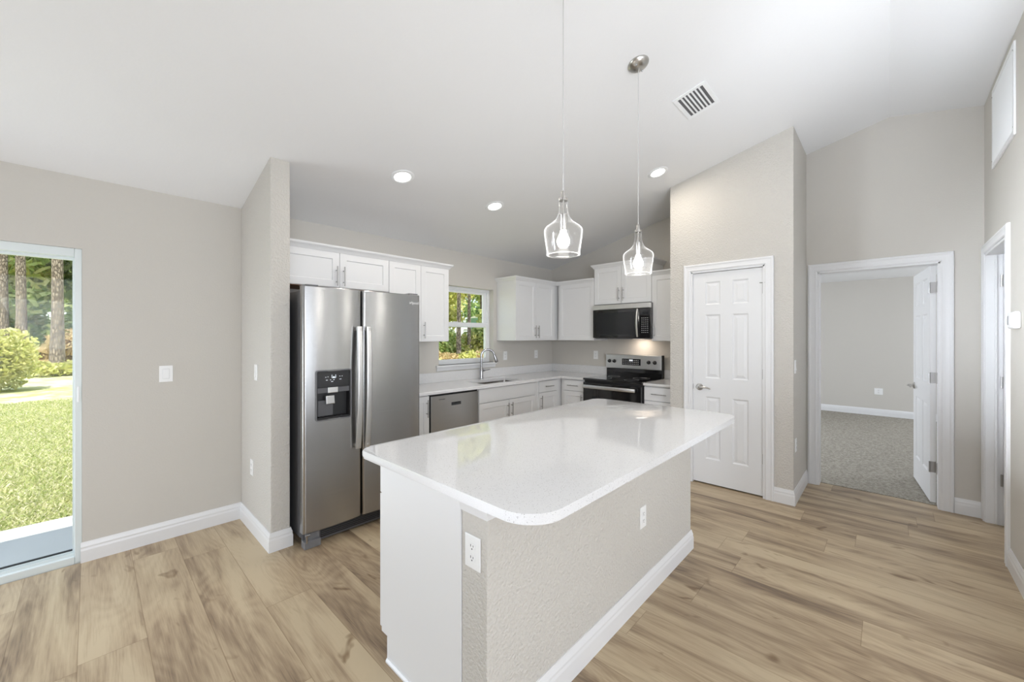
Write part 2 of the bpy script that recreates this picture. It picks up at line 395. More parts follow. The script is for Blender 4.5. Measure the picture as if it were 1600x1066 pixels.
        vv, ff = s._new(V, F, mx); bmesh.ops.remove_doubles(s.bm, verts=vv, dist=1e-6)
        return s
    def build(s, name, m, parent=None, smooth=False, sharp=35):
        bm = s.bm; bmesh.ops.recalc_face_normals(bm, faces=bm.faces[:])
        if parent is None:
            xs = [v.co for v in bm.verts]
            o = Vector(((min(v.x for v in xs)+max(v.x for v in xs))/2, (min(v.y for v in xs)+max(v.y for v in xs))/2, min(v.z for v in xs)))
        else: o = ORG[parent.name]
        bmesh.ops.translate(bm, verts=bm.verts[:], vec=-o)
        me = bpy.data.meshes.new(name); bm.to_mesh(me); bm.free()
        if smooth:
            for p in me.polygons: p.use_smooth = True
            me.set_sharp_from_angle(angle=math.radians(sharp))
        me.materials.append(m)
        ob = bpy.data.objects.new(name, me); COL.objects.link(ob)
        if parent is None: ob.location = o
        else: ob.parent = parent
        ORG[ob.name] = o
        return ob
def tag(o, label=None, cat=None, group=None, kind=None):
    if label: o['label'] = label
    if cat: o['category'] = cat
    if group: o['group'] = group
    if kind: o['kind'] = kind
    return o
def thing(name, loc, label, cat, group=None, kind=None):
    o = bpy.data.objects.new(name, None); COL.objects.link(o); o.location = loc; o.empty_display_size = .1
    ORG[o.name] = Vector(loc); return tag(o, label, cat, group, kind)
def struct(mb, name, m, label, cat, parent=None, **k):
    return tag(mb.build(name, m, parent, **k), label, cat, kind='structure')
def copy_tree(o, loc, label=None, rotz=None):
    """copy of a thing with copies of its parts and sub-parts"""
    r = o.copy(); COL.objects.link(r); r.location = loc; ORG[r.name] = Vector(loc)
    if label: r['label'] = label
    if rotz is not None: r.rotation_euler.z = rotz
    def rec(src, dst):
        for ch in list(src.children):
            c = ch.copy(); COL.objects.link(c); c.parent = dst; rec(ch, c)
    rec(o, r); return r

# ------------------------------------------------------------------ key dimensions (metres; camera stands at x = y = 0)
YW, XB, YR = 3.71, 4.82, -.552        # window wall, back wall, right wall
ZC = 2.44; SL = .2465; YRIDGE = -.01
def ceil_z(y): return ZC + SL*(YW-y) if y >= YRIDGE else ZC + SL*(YW-YRIDGE) - .205*(YRIDGE-y)
XR0, YN, XS = -3.6, -3.75, 2.6         # living room beyond the camera

# ================================================================== SETTING
def holes_wall(p0, du, L, H, thick_vec, holes):
    """upright wall slab from p0 along du (unit), length L, height H, with rectangular holes (u0,z0,u1,z1)"""
    mb = MB(); du = Vector(du); tv = Vector(thick_vec); p0 = Vector(p0)
    us = sorted({0, L, *[h[0] for h in holes], *[h[2] for h in holes]}); zs = sorted({0, H, *[h[1] for h in holes], *[h[3] for h in holes]})
    solid = lambda i, j: 0 <= i < len(us)-1 and 0 <= j < len(zs)-1 and not any(h[0] < (us[i]+us[i+1])/2 < h[2] and h[1] < (zs[j]+zs[j+1])/2 < h[3] for h in holes)
    P = lambda i, j, k: p0 + du*us[i] + Z*zs[j] + tv*k
    for i in range(len(us)-1):
        for j in range(len(zs)-1):
            if not solid(i, j): continue
            for k in (0, 1): mb._new([P(i,j,k), P(i+1,j,k), P(i+1,j+1,k), P(i,j+1,k)], [(0,1,2,3)])
            for (di, dj, a, b) in ((-1,0,(i,j),(i,j+1)), (1,0,(i+1,j),(i+1,j+1)), (0,-1,(i,j),(i+1,j)), (0,1,(i,j+1),(i+1,j+1))):
                if not solid(i+di, j+dj): mb._new([P(*a,0), P(*b,0), P(*b,1), P(*a,1)], [(0,1,2,3)])
    bmesh.ops.remove_doubles(mb.bm, verts=mb.bm.verts[:], dist=1e-5)
    return mb
DOOR_X = (-1.88, -.033); DOOR_H = 1.985
WIN = (2.72, 1.10, 3.58, 2.03)
fl = MB().box((XR0, YN, -.05), (XB+.09, YW, 0)); struct(fl, 'floor', M['floor'], 'oak look plank floor of the kitchen and living room', 'floor')
fl = MB().box((XB+.09, -3.4, -.05), (9.75, 3.2, .004)); struct(fl, 'floor_bedroom', M['carpet'], 'speckled beige carpet of the bedroom', 'floor')
struct(holes_wall((XR0, YW, 0), X, XB+.12-XR0, 2.5, Y*.15, [(DOOR_X[0]-XR0, 0, DOOR_X[1]-XR0, DOOR_H), (WIN[0]-XR0, WIN[1], WIN[2]-XR0, WIN[3])]),
       'wall_left', M['wall'], 'greige wall with the sliding glass door and the sink window', 'wall')
BD = (-.315, .49, 2.048)
struct(holes_wall((XB, -1.6, 0), Y, YW+1.6, 3.6, X*.12, [(BD[0]+1.6, 0, BD[1]+1.6, BD[2])]), 'wall_back', M['wall'], 'greige far wall behind the range and around the bedroom doorway', 'wall')
RD = (3.975, 4.742, 2.065)
struct(holes_wall((XS, YR, 0), X, XB-XS, 3.6, -Y*.12, [(RD[0]-XS, 0, RD[1]-XS, RD[2])]), 'wall_right', M['wall'], 'greige wall on the right with the return air grille', 'wall')
struct(holes_wall((XS, YN, 0), Y, YR-YN-.12, 3.2, X*.12, []), 'wall_side', M['wall'], 'greige living room wall behind the camera on the right', 'wall')
struct(holes_wall((XR0, YN-.15, 0), X, XS+.12-XR0, 3.2, Y*.15, []), 'wall_front', M['wall'], 'greige living room wall behind the camera', 'wall')
struct(holes_wall((XR0-.15, YN-.15, 0), Y, YW+.3-YN, 3.6, X*.15, []), 'wall_rear', M['wall'], 'greige end wall of the living room', 'wall')
struct(MB().box((.822, 2.975, 0), (.942, YW, 2.85), .008), 'wall_stub', M['wall_rough'], 'short greige stub wall beside the refrigerator', 'wall')
PD = (.79, 1.412, 2.062); XP = 4.082
pw = holes_wall((XP, .58, 0), Y, 1.04, 3.4, X*.11, [(PD[0]-.58, 0, PD[1]-.58, PD[2])])
pw.box((XP+.11, .58, 0), (XB, .69, 3.4)); pw.box((XP+.11, 1.51, 0), (XB, 1.62, 3.4))
struct(pw, 'wall_pantry', M['wall_rough'], 'greige pantry closet wall with the closed six panel door', 'wall')
# vaulted ceiling, ridge running away from the camera
zr = ceil_z(YRIDGE); ys = [(YW+.15, ZC-SL*.15), (YRIDGE, zr), (YN-.15, zr-.205*(YRIDGE-YN+.15))]
cm = MB()
cm._new([(x, y, z+d) for x in (XR0-.15, XB+.12) for d in (0, .12) for y, z in ys],
        [(0,1,7,6),(1,2,8,7),(3,9,10,4),(4,10,11,5),(0,3,4,1),(1,4,5,2),(6,7,10,9),(7,8,11,10),(0,6,9,3),(2,5,11,8)])
struct(cm, 'ceiling', M['ceiling'], 'white vaulted ceiling with its ridge above the hall', 'ceiling')
# roof with eaves
rm = MB(); e = .05
ry = [(YW+.15+e, ZC-SL*(.15+e)+.13), (YRIDGE, zr+.30), (-4.6, 2.5)]
rm._new([(x, y, z+d) for x in (-4.2, 10.4) for d in (0, .14) for y, z in ry],
        [(0,1,7,6),(1,2,8,7),(3,9,10,4),(4,10,11,5),(0,3,4,1),(1,4,5,2),(6,7,10,9),(7,8,11,10),(0,6,9,3),(2,5,11,8)])
struct(rm, 'roof', M['roof'], 'dark shingle roof of the house with its eaves', 'roof')
# bedroom shell
struct(MB().box((9.75, -3.5, 0), (9.87, 3.3, 2.6)), 'wall_bedroom_back', M['wall'], 'greige bedroom wall seen through the open door', 'wall')
struct(MB().box((XB+.12, 3.2, 0), (9.75, 3.32, 2.6)), 'wall_bedroom_left', M['wall'], 'greige bedroom side wall behind the kitchen', 'wall')
struct(MB().box((XB+.12, -3.52, 0), (9.75, -3.4, 2.6)), 'wall_bedroom_right', M['wall'], 'greige bedroom side wall beyond the door', 'wall')
struct(MB().box((XB+.12, -3.5, 2.47), (9.87, 3.3, 2.6)), 'ceiling_bedroom', M['ceiling'], 'flat white bedroom ceiling', 'ceiling')
# closet behind the right hand door
cl = MB().box((XS+.13, -1.72, 0), (XB, -1.6, 2.5)).box((XS+.12, -1.72, 2.5), (XB, YR-.12, 2.6))
struct(cl, 'wall_closet', M['wall'], 'plain closet wall behind the door at the right edge', 'wall')

# --- baseboards
BASE = [(0, 0), (.014, 0), (.014, .075), (.011, .088), (.0115, .098), (.006, .116), (.004, .125), (0, .125)]
def baseboard(name, path, label, side=1):
    return struct(MB().sweep([(p[0], p[1], 0) for p in path], BASE, Z, side), name, M['trim'], label, 'baseboard')
baseboard('baseboard_left', [(DOOR_X[1]-.006, YW), (.822, YW), (.822, 2.975), (.942, 2.975), (.942, 3.1)], 'white baseboard from the glass door round the stub wall')
baseboard('baseboard_pantry', [(XP, .722), (XP, .58), (XB, .58)][:], 'white baseboard round the corner right of the pantry door')
baseboard('baseboard_back', [(XB, BD[0]-.079), (XB, YR)], 'short white baseboard right of the bedroom doorway')
baseboard('baseboard_right', [(RD[0]-.075, YR), (XS, YR), (XS, YN)], 'white baseboard on the right wall at the picture edge')
baseboard('baseboard_bedroom', [(9.75, 3.2), (9.75, -3.4)], 'white baseboard along the bedroom wall')
baseboard('baseboard_rear', [(XS, YN), (XR0, YN), (XR0, YW), (DOOR_X[0], YW)], 'white baseboard of the living room behind the camera')

# --- door casings
CAS = [(.006, 0), (.006, .011), (.014, .016), (.030, .013), (.052, .014), (.062, .019), (.074, .017), (.078, .010), (.078, 0)]
def casing(name, a, b, h, n, label, jamb_depth, wfac=1.0):
    """a, b: the opening's lower corners on the wall face (left, right seen from the front); n: wall normal"""
    n = Vector(n); a, b = Vector(a), Vector(b); mb = MB()
    prof = [(o*wfac, t) for o, t in CAS]
    mb.sweep([a, a+Z*h, b+Z*h, b], prof, n, -1)
    # jamb boards lining the opening
    u = (b-a).normalized(); L = (b-a).length
    mx = frame(a, n)
    mb.box((-.006, 0, -jamb_depth), (.012, h, .006), 0, mx); mb.box((L-.012, 0, -jamb_depth), (L+.006, h, .006), 0, mx)
    mb.box((0, h-.012, -jamb_depth), (L, h+.006, .006), 0, mx)
    return struct(mb, name, M['trim'], label, 'door trim')
casing('trim_1', (XP, PD[1], 0), (XP, PD[0], 0), PD[2], -X, 'white casing round the closed pantry door', .11, .92)
casing('trim_2', (XB, BD[1], 0), (XB, BD[0], 0), BD[2], -X, 'white casing round the open bedroom doorway', .12)
casing('trim_3', (RD[1], YR, 0), (RD[0], YR, 0), RD[2], Y, 'white casing of the doorway in the right wall', .12, .92)

# --- six panel doors
def six_panel(w, h):
    st_, gap = .115, .105; pw_ = (w-2*st_-gap)/2
    rows = [(.235, .835), (1.015, 1.625), (1.72, 1.94)]; k = h/2.03
    return [(x, a*k, x+pw_, b*k) for a, b in rows for x in (st_, st_+pw_+gap)]
RING = [(.004, .004), (.012, .009), (.016, .009), (.040, .003)]
def lever(mb, mx, s=1, rose=.033):
    """lever handle on local face n=0; lever points to +u*s"""
    mb.lathe([(rose, 0), (rose, .004), (rose*.85, .010), (.012, .013), (.012, .045), (.0, .045)], 24, mx)
    pts = [(0, 0, .045), (.02*s, .001, .049), (.05*s, .004, .050), (.085*s, .0, .046), (.11*s, -.008, .044)]
    mb.tube([mx @ Vector(p) for p in pts], [.009, .0095, .008, .007, .006], 10)
def hinge_leaf(mb, mx, z, w=.009):
    for k in range(3): mb.cyl(mx @ Vector((0, z-.045+.03*k+.0005, .006)), mx @ Vector((0, z-.045+.03*k+.0295, .006)), .0058, 10)
    mb.box((-w, z-.044, -.001), (w, z+.044, .0025), 0, mx)
# pantry door (closed; lever left, hinges right)
w_ = PD[1]-PD[0]-.024; mx = frame((XP+.030, PD[1]-.012, .014), -X)
d2 = tag(MB().panel_slab(w_, PD[2]-.030, .035, six_panel(w_, PD[2]-.030), RING, mx @ Matrix.Translation((0, 0, -.018))).build('door_2', M['door']),
         'closed white six panel pantry door', 'door', kind='structure')
mb = MB(); lever(mb, mx @ Matrix.Translation((.062, .925, .018))); mb.build('lever_handle', M['nickel'], d2, smooth=True)
MB().box((-.004, .90, .0), (.0035, .95, .0185), 0, mx).build('latch_plate', M['hinge'], d2)
for z in (.33, 1.082, 1.842):
    mb = MB(); hinge_leaf(mb, mx @ Matrix.Translation((w_+.004, 0, .020)), z)
    if z > 1.5: mb.tube([mx @ Vector(p) for p in ((w_+.004, z+.05, .03), (w_-.025, z+.052, .034))], .004, 8); mb.tube([mx @ Vector(p) for p in ((w_+.004, z+.05, .03), (w_+.03, z+.053, .034))], .005, 8)
    mb.build('hinge', M['hinge'], d2, smooth=True)
# bedroom door, swung open into the bedroom
ang = math.radians(5.5); hx, hy = XB+.115, BD[0]+.016
wb = .775; dirv = Vector((math.cos(ang), math.sin(ang), 0)); nv = Vector((-math.sin(ang), math.cos(ang), 0))
mxb = Matrix(((-dirv.x, 0, nv.x, hx+dirv.x*wb), (-dirv.y, 0, nv.y, hy+dirv.y*wb), (0, 1, 0, .018), (0, 0, 0, 1)))
d3 = tag(MB().panel_slab(wb, 2.015, .035, six_panel(wb, 2.015), RING, mxb @ Matrix.Translation((0, 0, 0))).build('door_3', M['door']),
         'white six panel door standing open into the carpeted bedroom', 'door', kind='structure')
mb = MB(); lever(mb, mxb @ Matrix.Translation((.062, .925, .035)), 1); mb.build('lever_handle', M['nickel'], d3, smooth=True)
mb = MB(); mb.box((-.0015, .895, .006), (.0008, .955, .029), 0, mxb); mb.build('latch_plate', M['hinge'], d3)
for z in (.30, 1.06, 1.83):
    mb = MB(); mb.box((wb-.0005, z-.046, .002), (wb+.0025, z+.046, .034), 0, mxb)
    mb.box((XB+.065, BD[0]+.011, z-.028), (XB+.118, BD[0]+.0145, z+.064))
    mb.cyl((hx-.004, hy+.038, z-.028), (hx-.004, hy+.038, z+.064), .006, 10); mb.build('hinge', M['hinge'], d3)
# door in the right wall (closed, set deep in its jamb)
w_ = RD[1]-RD[0]-.03; mx = frame((RD[1]-.015, YR-.082, .012), Y)
d4 = tag(MB().panel_slab(w_, RD[2]-.03, .035, six_panel(w_, RD[2]-.03), RING, mx @ Matrix.Translation((0, 0, -.035))).build('door_4', M['door']),
         'white door recessed in the right wall', 'door', kind='structure')
for z in (.33, 1.07, 1.84):
    mb = MB(); hinge_leaf(mb, mx @ Matrix.Translation((.004, 0, .002)), z); mb.build('hinge', M['hinge'], d4)
MB().box((-.003, 0, 0), (.010, RD[2]-.03, .012), 0, mx @ Matrix.Translation((0, 0, .03))).build('door_stop', M['trim'], d4)

# --- sliding glass door
x0, x1 = DOOR_X; yf = YW+.012
mb = MB()
mb.box((x1-.032, yf, 0), (x1, YW+.11, DOOR_H), .003).box((x0, yf, 0), (x0+.032, YW+.11, DOOR_H), .003)
mb.box((x0+.032, yf, DOOR_H-.052), (x1-.032, YW+.11, DOOR_H), .003).box((x0+.032, yf-.006, 0), (x1-.032, YW+.11, .045), .003)
mb.box((x0+.032, yf+.02, .045), (x1-.032, yf+.028, .06))
d1 = struct(mb, 'door_1', M['vinyl_door'], 'sliding glass door to the back yard with a pale frame', 'door')
mid = (x0+x1)/2
for nm, a, b, y in (('fixed_panel', mid-.03, x1-.030, YW+.072), ('sliding_panel', x0+.030, mid+.03, YW+.040)):
    f = MB(); s_ = .012 if nm == 'fixed_panel' else .05
    f.box((a, y, .045), (a+.05, y+.028, DOOR_H-.05)).box((b-s_, y, .045), (b, y+.028, DOOR_H-.05))
    f.box((a+.05, y, .045), (b-s_, y+.028, .062)).box((a+.05, y, DOOR_H-.068), (b-s_, y+.028, DOOR_H-.05))
    po = f.build(nm, M['vinyl_door'], d1)
    MB().box((a+.04, y+.010, .055), (b-s_+.004, y+.018, DOOR_H-.06)).build('pane', M['pane'], po)
    MB().box((a+.05, y+.004, .060), (b-s_, y+.022, .068)).build('gasket', M['blackm'], po)
MB().box((x1-.021, yf-.004, 1.015), (x1-.011, yf+.002, 1.115), .002).box((x1-.019, yf-.006, 1.05), (x1-.013, yf, 1.075)).build('strike_plate', M['vinyl'], d1)

# --- kitchen window: single hung with sill
x0, z0, x1, z1 = WIN
w1 = struct(MB().box((x0, YW+.075, z0), (x0+.032, YW+.15, z1)).box((x1-.032, YW+.075, z0), (x1, YW+.15, z1))
            .box((x0+.032, YW+.075, z1-.032), (x1-.032, YW+.15, z1)).box((x0+.032, YW+.075, z0), (x1-.032, YW+.15, z0+.03)),
            'window_1', M['vinyl'], 'white single hung window over the sink', 'window')
zm = 1.575
def sash(nm, xa, xb, za, zb, y, rail_b, rail_t, st_):
    f = MB().box((xa, y, za), (xa+st_, y+.03, zb), .003).box((xb-st_, y, za), (xb, y+.03, zb), .003)
    f.box((xa+st_, y, za), (xb-st_, y+.03, za+rail_b), .003).box((xa+st_, y, zb-rail_t), (xb-st_, y+.03, zb), .003)
    so = f.build(nm, M['vinyl'], w1)
    MB().box((xa+st_-.006, y+.011, za+rail_b-.006), (xb-st_+.006, y+.018, zb-rail_t+.006)).build('pane', M['pane'], so)
sash('upper_sash', x0+.03, x1-.03, zm-.03, z1-.028, YW+.108, .05, .035, .045)
sash('lower_sash', x0+.03, x1-.03, z0+.028, zm+.028, YW+.077, .03, .05, .030)
MB().box((3.0, YW+.070, zm+.028), (3.06, YW+.10, zm+.036), .002).build('sash_lock', M['vinyl'], w1)
sl_ = MB().box((x0-.045, YW-.032, z0-.022), (x1+.045, YW, z0), .005).box((x0, YW-.002, z0-.02), (x1, YW+.08, z0))
sl_.sweep([(x0-.03, YW, z0-.022), (x1+.03, YW, z0-.022)], [(0, 0), (.018, 0), (.015, -.02), (.012, -.04), (0, -.045)], Z, 1)
sl_.build('window_sill', M['trim'], w1)

# ================================================================== WALL FITTINGS
def rocker_plate(o, n, label, wide=.07):
    t = thing('light_switch', o, label, 'light switch'); mx = frame(o, n); h = .1143
    MB().box((-wide/2, -h/2, 0), (wide/2, h/2, .005), .002, mx).build('cover_plate', M['plate'], t)
    MB().box((-.0178, -.0345, .0045), (.0178, .0345, .0053), 0, mx).build('rocker_gap_shade', M['print'], t)  # grey strip painted in for the shade in the gap round the rocker
    MB().box((-.0165, -.033, .004), (.0165, .033, .0065), .001, mx).prism([(-.031, .0065), (.031, .0065), (.031, .0075), (0, .0085), (-.031, .0115)], -.015, .015, mx @ Matrix(((0,0,1,0),(1,0,0,0),(0,1,0,0),(0,0,0,1)))).build('rocker', M['plate'], t)
    return t
def outlet(o, n, label, wide=.07):
    t = thing('wall_outlet', o, label, 'outlet', 'duplex wall outlets'); mx = frame(o, n); h = .1143
    MB().box((-wide/2, -h/2, 0), (wide/2, h/2, .005), .002, mx).build('cover_plate', M['plate'], t)
    for s in (-1, 1):
        v0 = s*.0195
        pts = [(.0165*math.cos(a), v0 + max(-.0135, min(.0135, .0165*math.sin(a)))) for a in [2*PI*k/28 for k in range(28)]]
        r = MB().prism(pts, .004, .0068, mx).build('receptacle', M['plate'], t)
        q = MB().box((-.0075, v0-.001, .0066), (-.0050, v0+.0075, .0072), 0, mx).box((.0050, v0, .0066), (.0073, v0+.0065, .0072), 0, mx)
        q.lathe([(.0026, 0), (.0026, .0006)], 10, mx @ Matrix.Translation((0, v0-.0075, .0066))); q.build('slots', M['slot'], r)
    return t
rocker_plate((.371, YW, 1.167), -Y, 'white rocker switch on the wall beside the glass door', .073)
rocker_plate((.822, 3.30, 1.172), -X, 'white rocker switch on the stub wall by the refrigerator')
outlet((.822, 3.408, .466), -X, 'white outlet low on the stub wall')
rocker_plate((4.155, .58, 1.17), -Y, 'white switch on the pantry side wall near the bedroom doorway')
outlet((4.19, .58, .49), -Y, 'white outlet low on the pantry side wall')
outlet((3.80, YW, 1.175), -Y, 'white outlet right of the sink window under the cabinets')
outlet((4.44, YW, 1.175), -Y, 'white outlet on the window wall nearest the kitchen corner')
outlet((XB, 2.945, 1.175), -X, 'white outlet on the wall left of the range')
outlet((9.75, .12, .44), -X, 'white outlet on the bedroom wall', .115)

# thermostat on the right wall
t = thing('thermostat', (3.70, YR, 1.525), 'small white thermostat on the right wall', 'thermostat'); mx = frame((3.70, YR, 1.525), Y)
MB().box((-.08, -.05, 0), (.08, .05, .032), .012, mx, 3).build('housing', M['plate'], t, smooth=True)
MB().box((-.062, -.026, .031), (-.035, .026, .0335), .001, mx).build('screen', M['grey'], t)

# return air grille on the right wall
gx0, gx1, gz0, gz1 = 3.755, 4.435, 2.628, 3.185
mx = frame((gx1, YR, gz0), Y); gw, gh = gx1-gx0, gz1-gz0
t = thing('return_air_grille', (gx0, YR, gz0), 'large white return air grille high on the right wall', 'vent')
g = MB(); b_ = .032
g.box((0, 0, 0), (b_, gh, .010), .002, mx).box((gw-b_, 0, 0), (gw, gh, .010), .002, mx).box((b_, 0, 0), (gw-b_, b_, .010), .002, mx).box((b_, gh-b_, 0), (gw-b_, gh, .010), .002, mx)
g.build('frame', M['vinyl'], t)
MB().box((.02, .02, -.001), (gw-.02, gh-.02, .0008), 0, mx).build('backing', M['plate'], t)
g = MB(); k = 30
for i in range(k):
    u = b_ + (gw-2*b_)*(i+.5)/k
    g.prism([(u+.006, .001), (u+.009, .001), (u-.005, .009), (u-.008, .009)], b_, gh-b_, mx @ Matrix(((1,0,0,0),(0,0,1,0),(0,1,0,0),(0,0,0,1))))
g.build('louvres', M['vinyl'], t)
for u in (b_/2, gw-b_/2):
    for v in (.05, gh-.05): MB().lathe([(.005, 0), (.004, .002), (0, .002)], 10, mx @ Matrix.Translation((u, v, .010))).build('screw', M['hinge'], t)

# ------------------------------------------------------------------ ceiling fittings (on the slope facing the camera side)
sn = Vector((0, -SL, -1)).normalized()          # down and out of the left slope
su = X; sv = sn.cross(su)                        # along the slope
def slope_frame(x, y):
    o = Vector((x, y, ceil_z(y)))
    return Matrix(((su.x, sv.x, sn.x, o.x), (su.y, sv.y, sn.y, o.y), (su.z, sv.z, sn.z, o.z), (0, 0, 0, 1)))
cans = [((1.674, 2.752), 'lit recessed downlight in front of the refrigerator'), ((2.663, 2.739), 'lit recessed downlight near the sink'), ((3.654, 1.567), 'lit recessed downlight near the pantry wall')]
for i, ((x, y), lab) in enumerate(cans):
    mx = slope_frame(x, y); t = thing('recessed_downlight', (x, y, ceil_z(y)), lab, 'ceiling light', 'recessed ceiling downlights')
    MB().lathe([(.062, .001), (.062, .004), (.070, .008), (.088, .005), (.092, .0), (.060, .0), (.062, .001)], 40, mx, False).build('trim_ring', M['vinyl'], t, smooth=True)
    MB().lathe([(.0, -.002), (.063, -.002), (.063, .004), (0, .0045)], 40, mx).build('lens', M['downlight'], t)
    d = lamp('downlight_glow', 'AREA', Vector((x, y, ceil_z(y))) + sn*.02, 4.5, (1, .91, .80), .11, .11, target=Vector((x, y, ceil_z(y))) + sn); d.data.shape = 'DISK'; d.parent = None
# supply vent
vx0, vx1, vy0, vy1 = 2.81, 3.125, .885, 1.10
vcx, vcy = (vx0+vx1)/2, (vy0+vy1)/2; mx = slope_frame(vcx, vcy); vw, vh = .325, .225
t = thing('ceiling_vent', (vcx, vcy, ceil_z(vcy)), 'white louvred air vent in the vaulted ceiling', 'vent')
g = MB(); b_ = .028
g.box((-vw/2, -vh/2, 0), (-vw/2+b_, vh/2, .007), .002, mx).box((vw/2-b_, -vh/2, 0), (vw/2, vh/2, .007), .002, mx)
g.box((-vw/2+b_, -vh/2, 0), (vw/2-b_, -vh/2+b_, .007), .002, mx).box((-vw/2+b_, vh/2-b_, 0), (vw/2-b_, vh/2, .007), .002, mx)
g.build('frame', M['vinyl'], t)
MB().box((-vw/2+.01, -vh/2+.01, -.001), (vw/2-.01, vh/2-.01, .0006), 0, mx).build('backing', M['dgrey'], t)
VENT_ALONG_Y = True
for i in range(8):
    v = -vh/2+b_ + (vh-2*b_)*(i+.0)/7
    if 0 < i < 7: MB().box((-vw/2+b_, v-.0055, .002), (vw/2-b_, v+.0055, .006), 0, mx).build('slat', M['vinyl'], t)

# pendants
def pendant(x, y, label):
    zc = ceil_z(y); t = thing('pendant_light', (x, y, 1.812), label, 'pendant light', 'glass pendants over the island')
    # domed canopy lying on the slope
    MB().lathe([(.0635, 0), (.0635, .004), (.058, .012), (.044, .022), (.024, .029), (.010, .031), (0, .031)], 40, slope_frame(x, y)).build('canopy', M['nickel'], t, smooth=True)
    for du in (-.036, .036): MB().lathe([(.006, .02), (.006, .030), (.004, .033), (0, .033)], 12, slope_frame(x, y) @ Matrix.Translation((du, 0, 0))).build('canopy_screw', M['chrome'], t, smooth=True)
    c_ = Vector((x, y, zc)) + sn*.028
    MB().tube([c_, (x, y, c_.z-.03), (x, y, 2.09)], .0022, 8).build('cord', M['cord'], t, smooth=True)
    zb = 1.812
    T = Matrix.Translation((x, y, zb))
    MB().lathe([(.0, .250), (.020, .250), (.020, .262), (.0115, .264), (.0095, .270), (.0095, .292), (.004, .298), (0, .298)], 24, T).build('cap', M['nickel'], t, smooth=True)
    out = [(.0722, -.001), (.0735, -.003), (.0765, -.003), (.0782, 0), (.0782, .003), (.0770, .006), (.0768, .012), (.0805, .035), (.0865, .075), (.0895, .103), (.0893, .112), (.086, .121), (.079, .129), (.066, .138), (.050, .150), (.037, .163), (.028, .178), (.0225, .195), (.0200, .212), (.0200, .235), (.0210, .245), (.0200, .252)]
    inn = [(max(r-.0028, .004), z) for r, z in out[::-1]]
    MB().lathe(out + inn + [out[0]], 48, T, False).build('glass_shade', M['lampglass'], t, smooth=True, sharp=60)
    MB().lathe([(0, .250), (.0045, .25), (.0045, .19), (.0165, .188), (.0165, .118), (.013, .112), (0, .112)], 24, T).build('socket', M['nickel'], t, smooth=True)
    MB().lathe([(0, .030), (.014, .032), (.025, .042), (.0300, .058), (.0285, .072), (.022, .086), (.0155, .100), (.0135, .113), (0, .113)], 28, T).build('bulb', M['bulb'], t, smooth=True)
    d = lamp('pendant_glow', 'POINT', (x, y, zb-.03), 3.0, (1, .95, .88), .04)
    return t
pendant(1.515, 1.100, 'clear glass pendant hanging nearer the camera over the island')
pendant(2.281, 1.100, 'clear glass pendant hanging farther over the island toward the range')

# ================================================================== CABINETS
SHK = [(.0, .0), (.004, .006), (.006, .007)]
def shaker(w, h, mx, parent, name='door', st_=.056, t=.019):
    return MB().panel_slab(w, h, t, [(st_, st_, w-st_, h-st_)], SHK[1:], mx).build(name, M['cab'], parent)
def slab_front(w, h, mx, parent, name='drawer', t=.019):
    return MB().box((0, 0, 0), (w, h, t), .002, mx).build(name, M['cab'], parent)
def pull(mx, parent, L=.128, vert=True):
    """bar pull centred on local origin"""
    mb = MB(); a = Vector((0, 1, 0)) if vert else Vector((1, 0, 0)); e = .018
    p = lambda k, n: mx @ (a*k + Vector((0, 0, n)))
    mb.tube([p(-L/2-e, .030), p(L/2+e, .030)], .0052, 10)
    for s in (-1, 1): mb.tube([p(s*L/2*.75, 0), p(s*L/2*.75, .030)], .0042, 8)
    return mb.build('handle', M['hinge'], parent, smooth=True)
T = Matrix.Translation
def uppers(name, o, n, w, z0, z1, depth, doors, label, wood_bottom=False, end_panels=True):
    """o: left end of the door plane's foot (x, y) seen from the front; doors: [(u0, u1, handle side or None)]"""
    t = thing(name, (o[0], o[1], z0), label, 'cabinet'); mx = frame((o[0], o[1], z0), n); h = z1-z0
    MB().box((0, 0, -depth+.003), (w, h, -.020), .001, mx).build('carcass', M['cab'], t)
    if wood_bottom: MB().box((.004, -.004, -depth+.002), (w-.004, .0, -.022), 0, mx).build('bottom_panel', M['wood_raw'], t)
    for u0, u1, hs in doors:
        d = shaker(u1-u0-.004, h-.006, mx @ T((u0+.002, .003, -.019)), t)
        if hs: pull(mx @ T(((u0+.030) if hs == 'L' else (u1-.030), .115 if h > .4 else .095, 0)), d)
    return t
YU, XU = 3.372, 4.478
uppers('upper_cabinet', (.945, YU), -Y, .964, 1.842, 2.140, YW-YU, [(.0, .507, 'R'), (.507, .964, 'L')], 'white two door wall cabinet above the refrigerator', True)
uppers('upper_cabinet', (1.911, YU), -Y, .692, 1.378, 2.140, YW-YU, [(.0, .348, None), (.348, .692, 'L')], 'tall white wall cabinet between the refrigerator and the window')
uppers('upper_cabinet', (3.643, YU), -Y, XB-3.643-.003, 1.378, 2.140, YW-YU, [(.0, .398, 'R'), (.398, .790, 'L')], 'white two door wall cabinet right of the sink window')
uppers('upper_cabinet', (XU, YU-.02), -X, YU-.02-2.762, 1.378, 2.140, XB-XU, [(.03, YU-.02-2.762, None)], 'blank white wall cabinet in the corner left of the microwave')
uppers('upper_cabinet', (XU, 2.760), -X, .764, 1.835, 2.302, XB-XU, [(.0, .382, 'R'), (.382, .764, 'L')], 'raised white two door cabinet above the microwave')
uppers('upper_cabinet', (XU, 1.994), -X, 1.994-1.622, 1.378, 2.140, XB-XU, [(.0, 1.994-1.622, 'L')], 'narrow white wall cabinet between the microwave and the pantry wall')
CROWN = [(0, 0), (.006, 0), (.010, .008), (.020, .022), (.032, .034), (.036, .044), (.036, .050), (0, .050)]
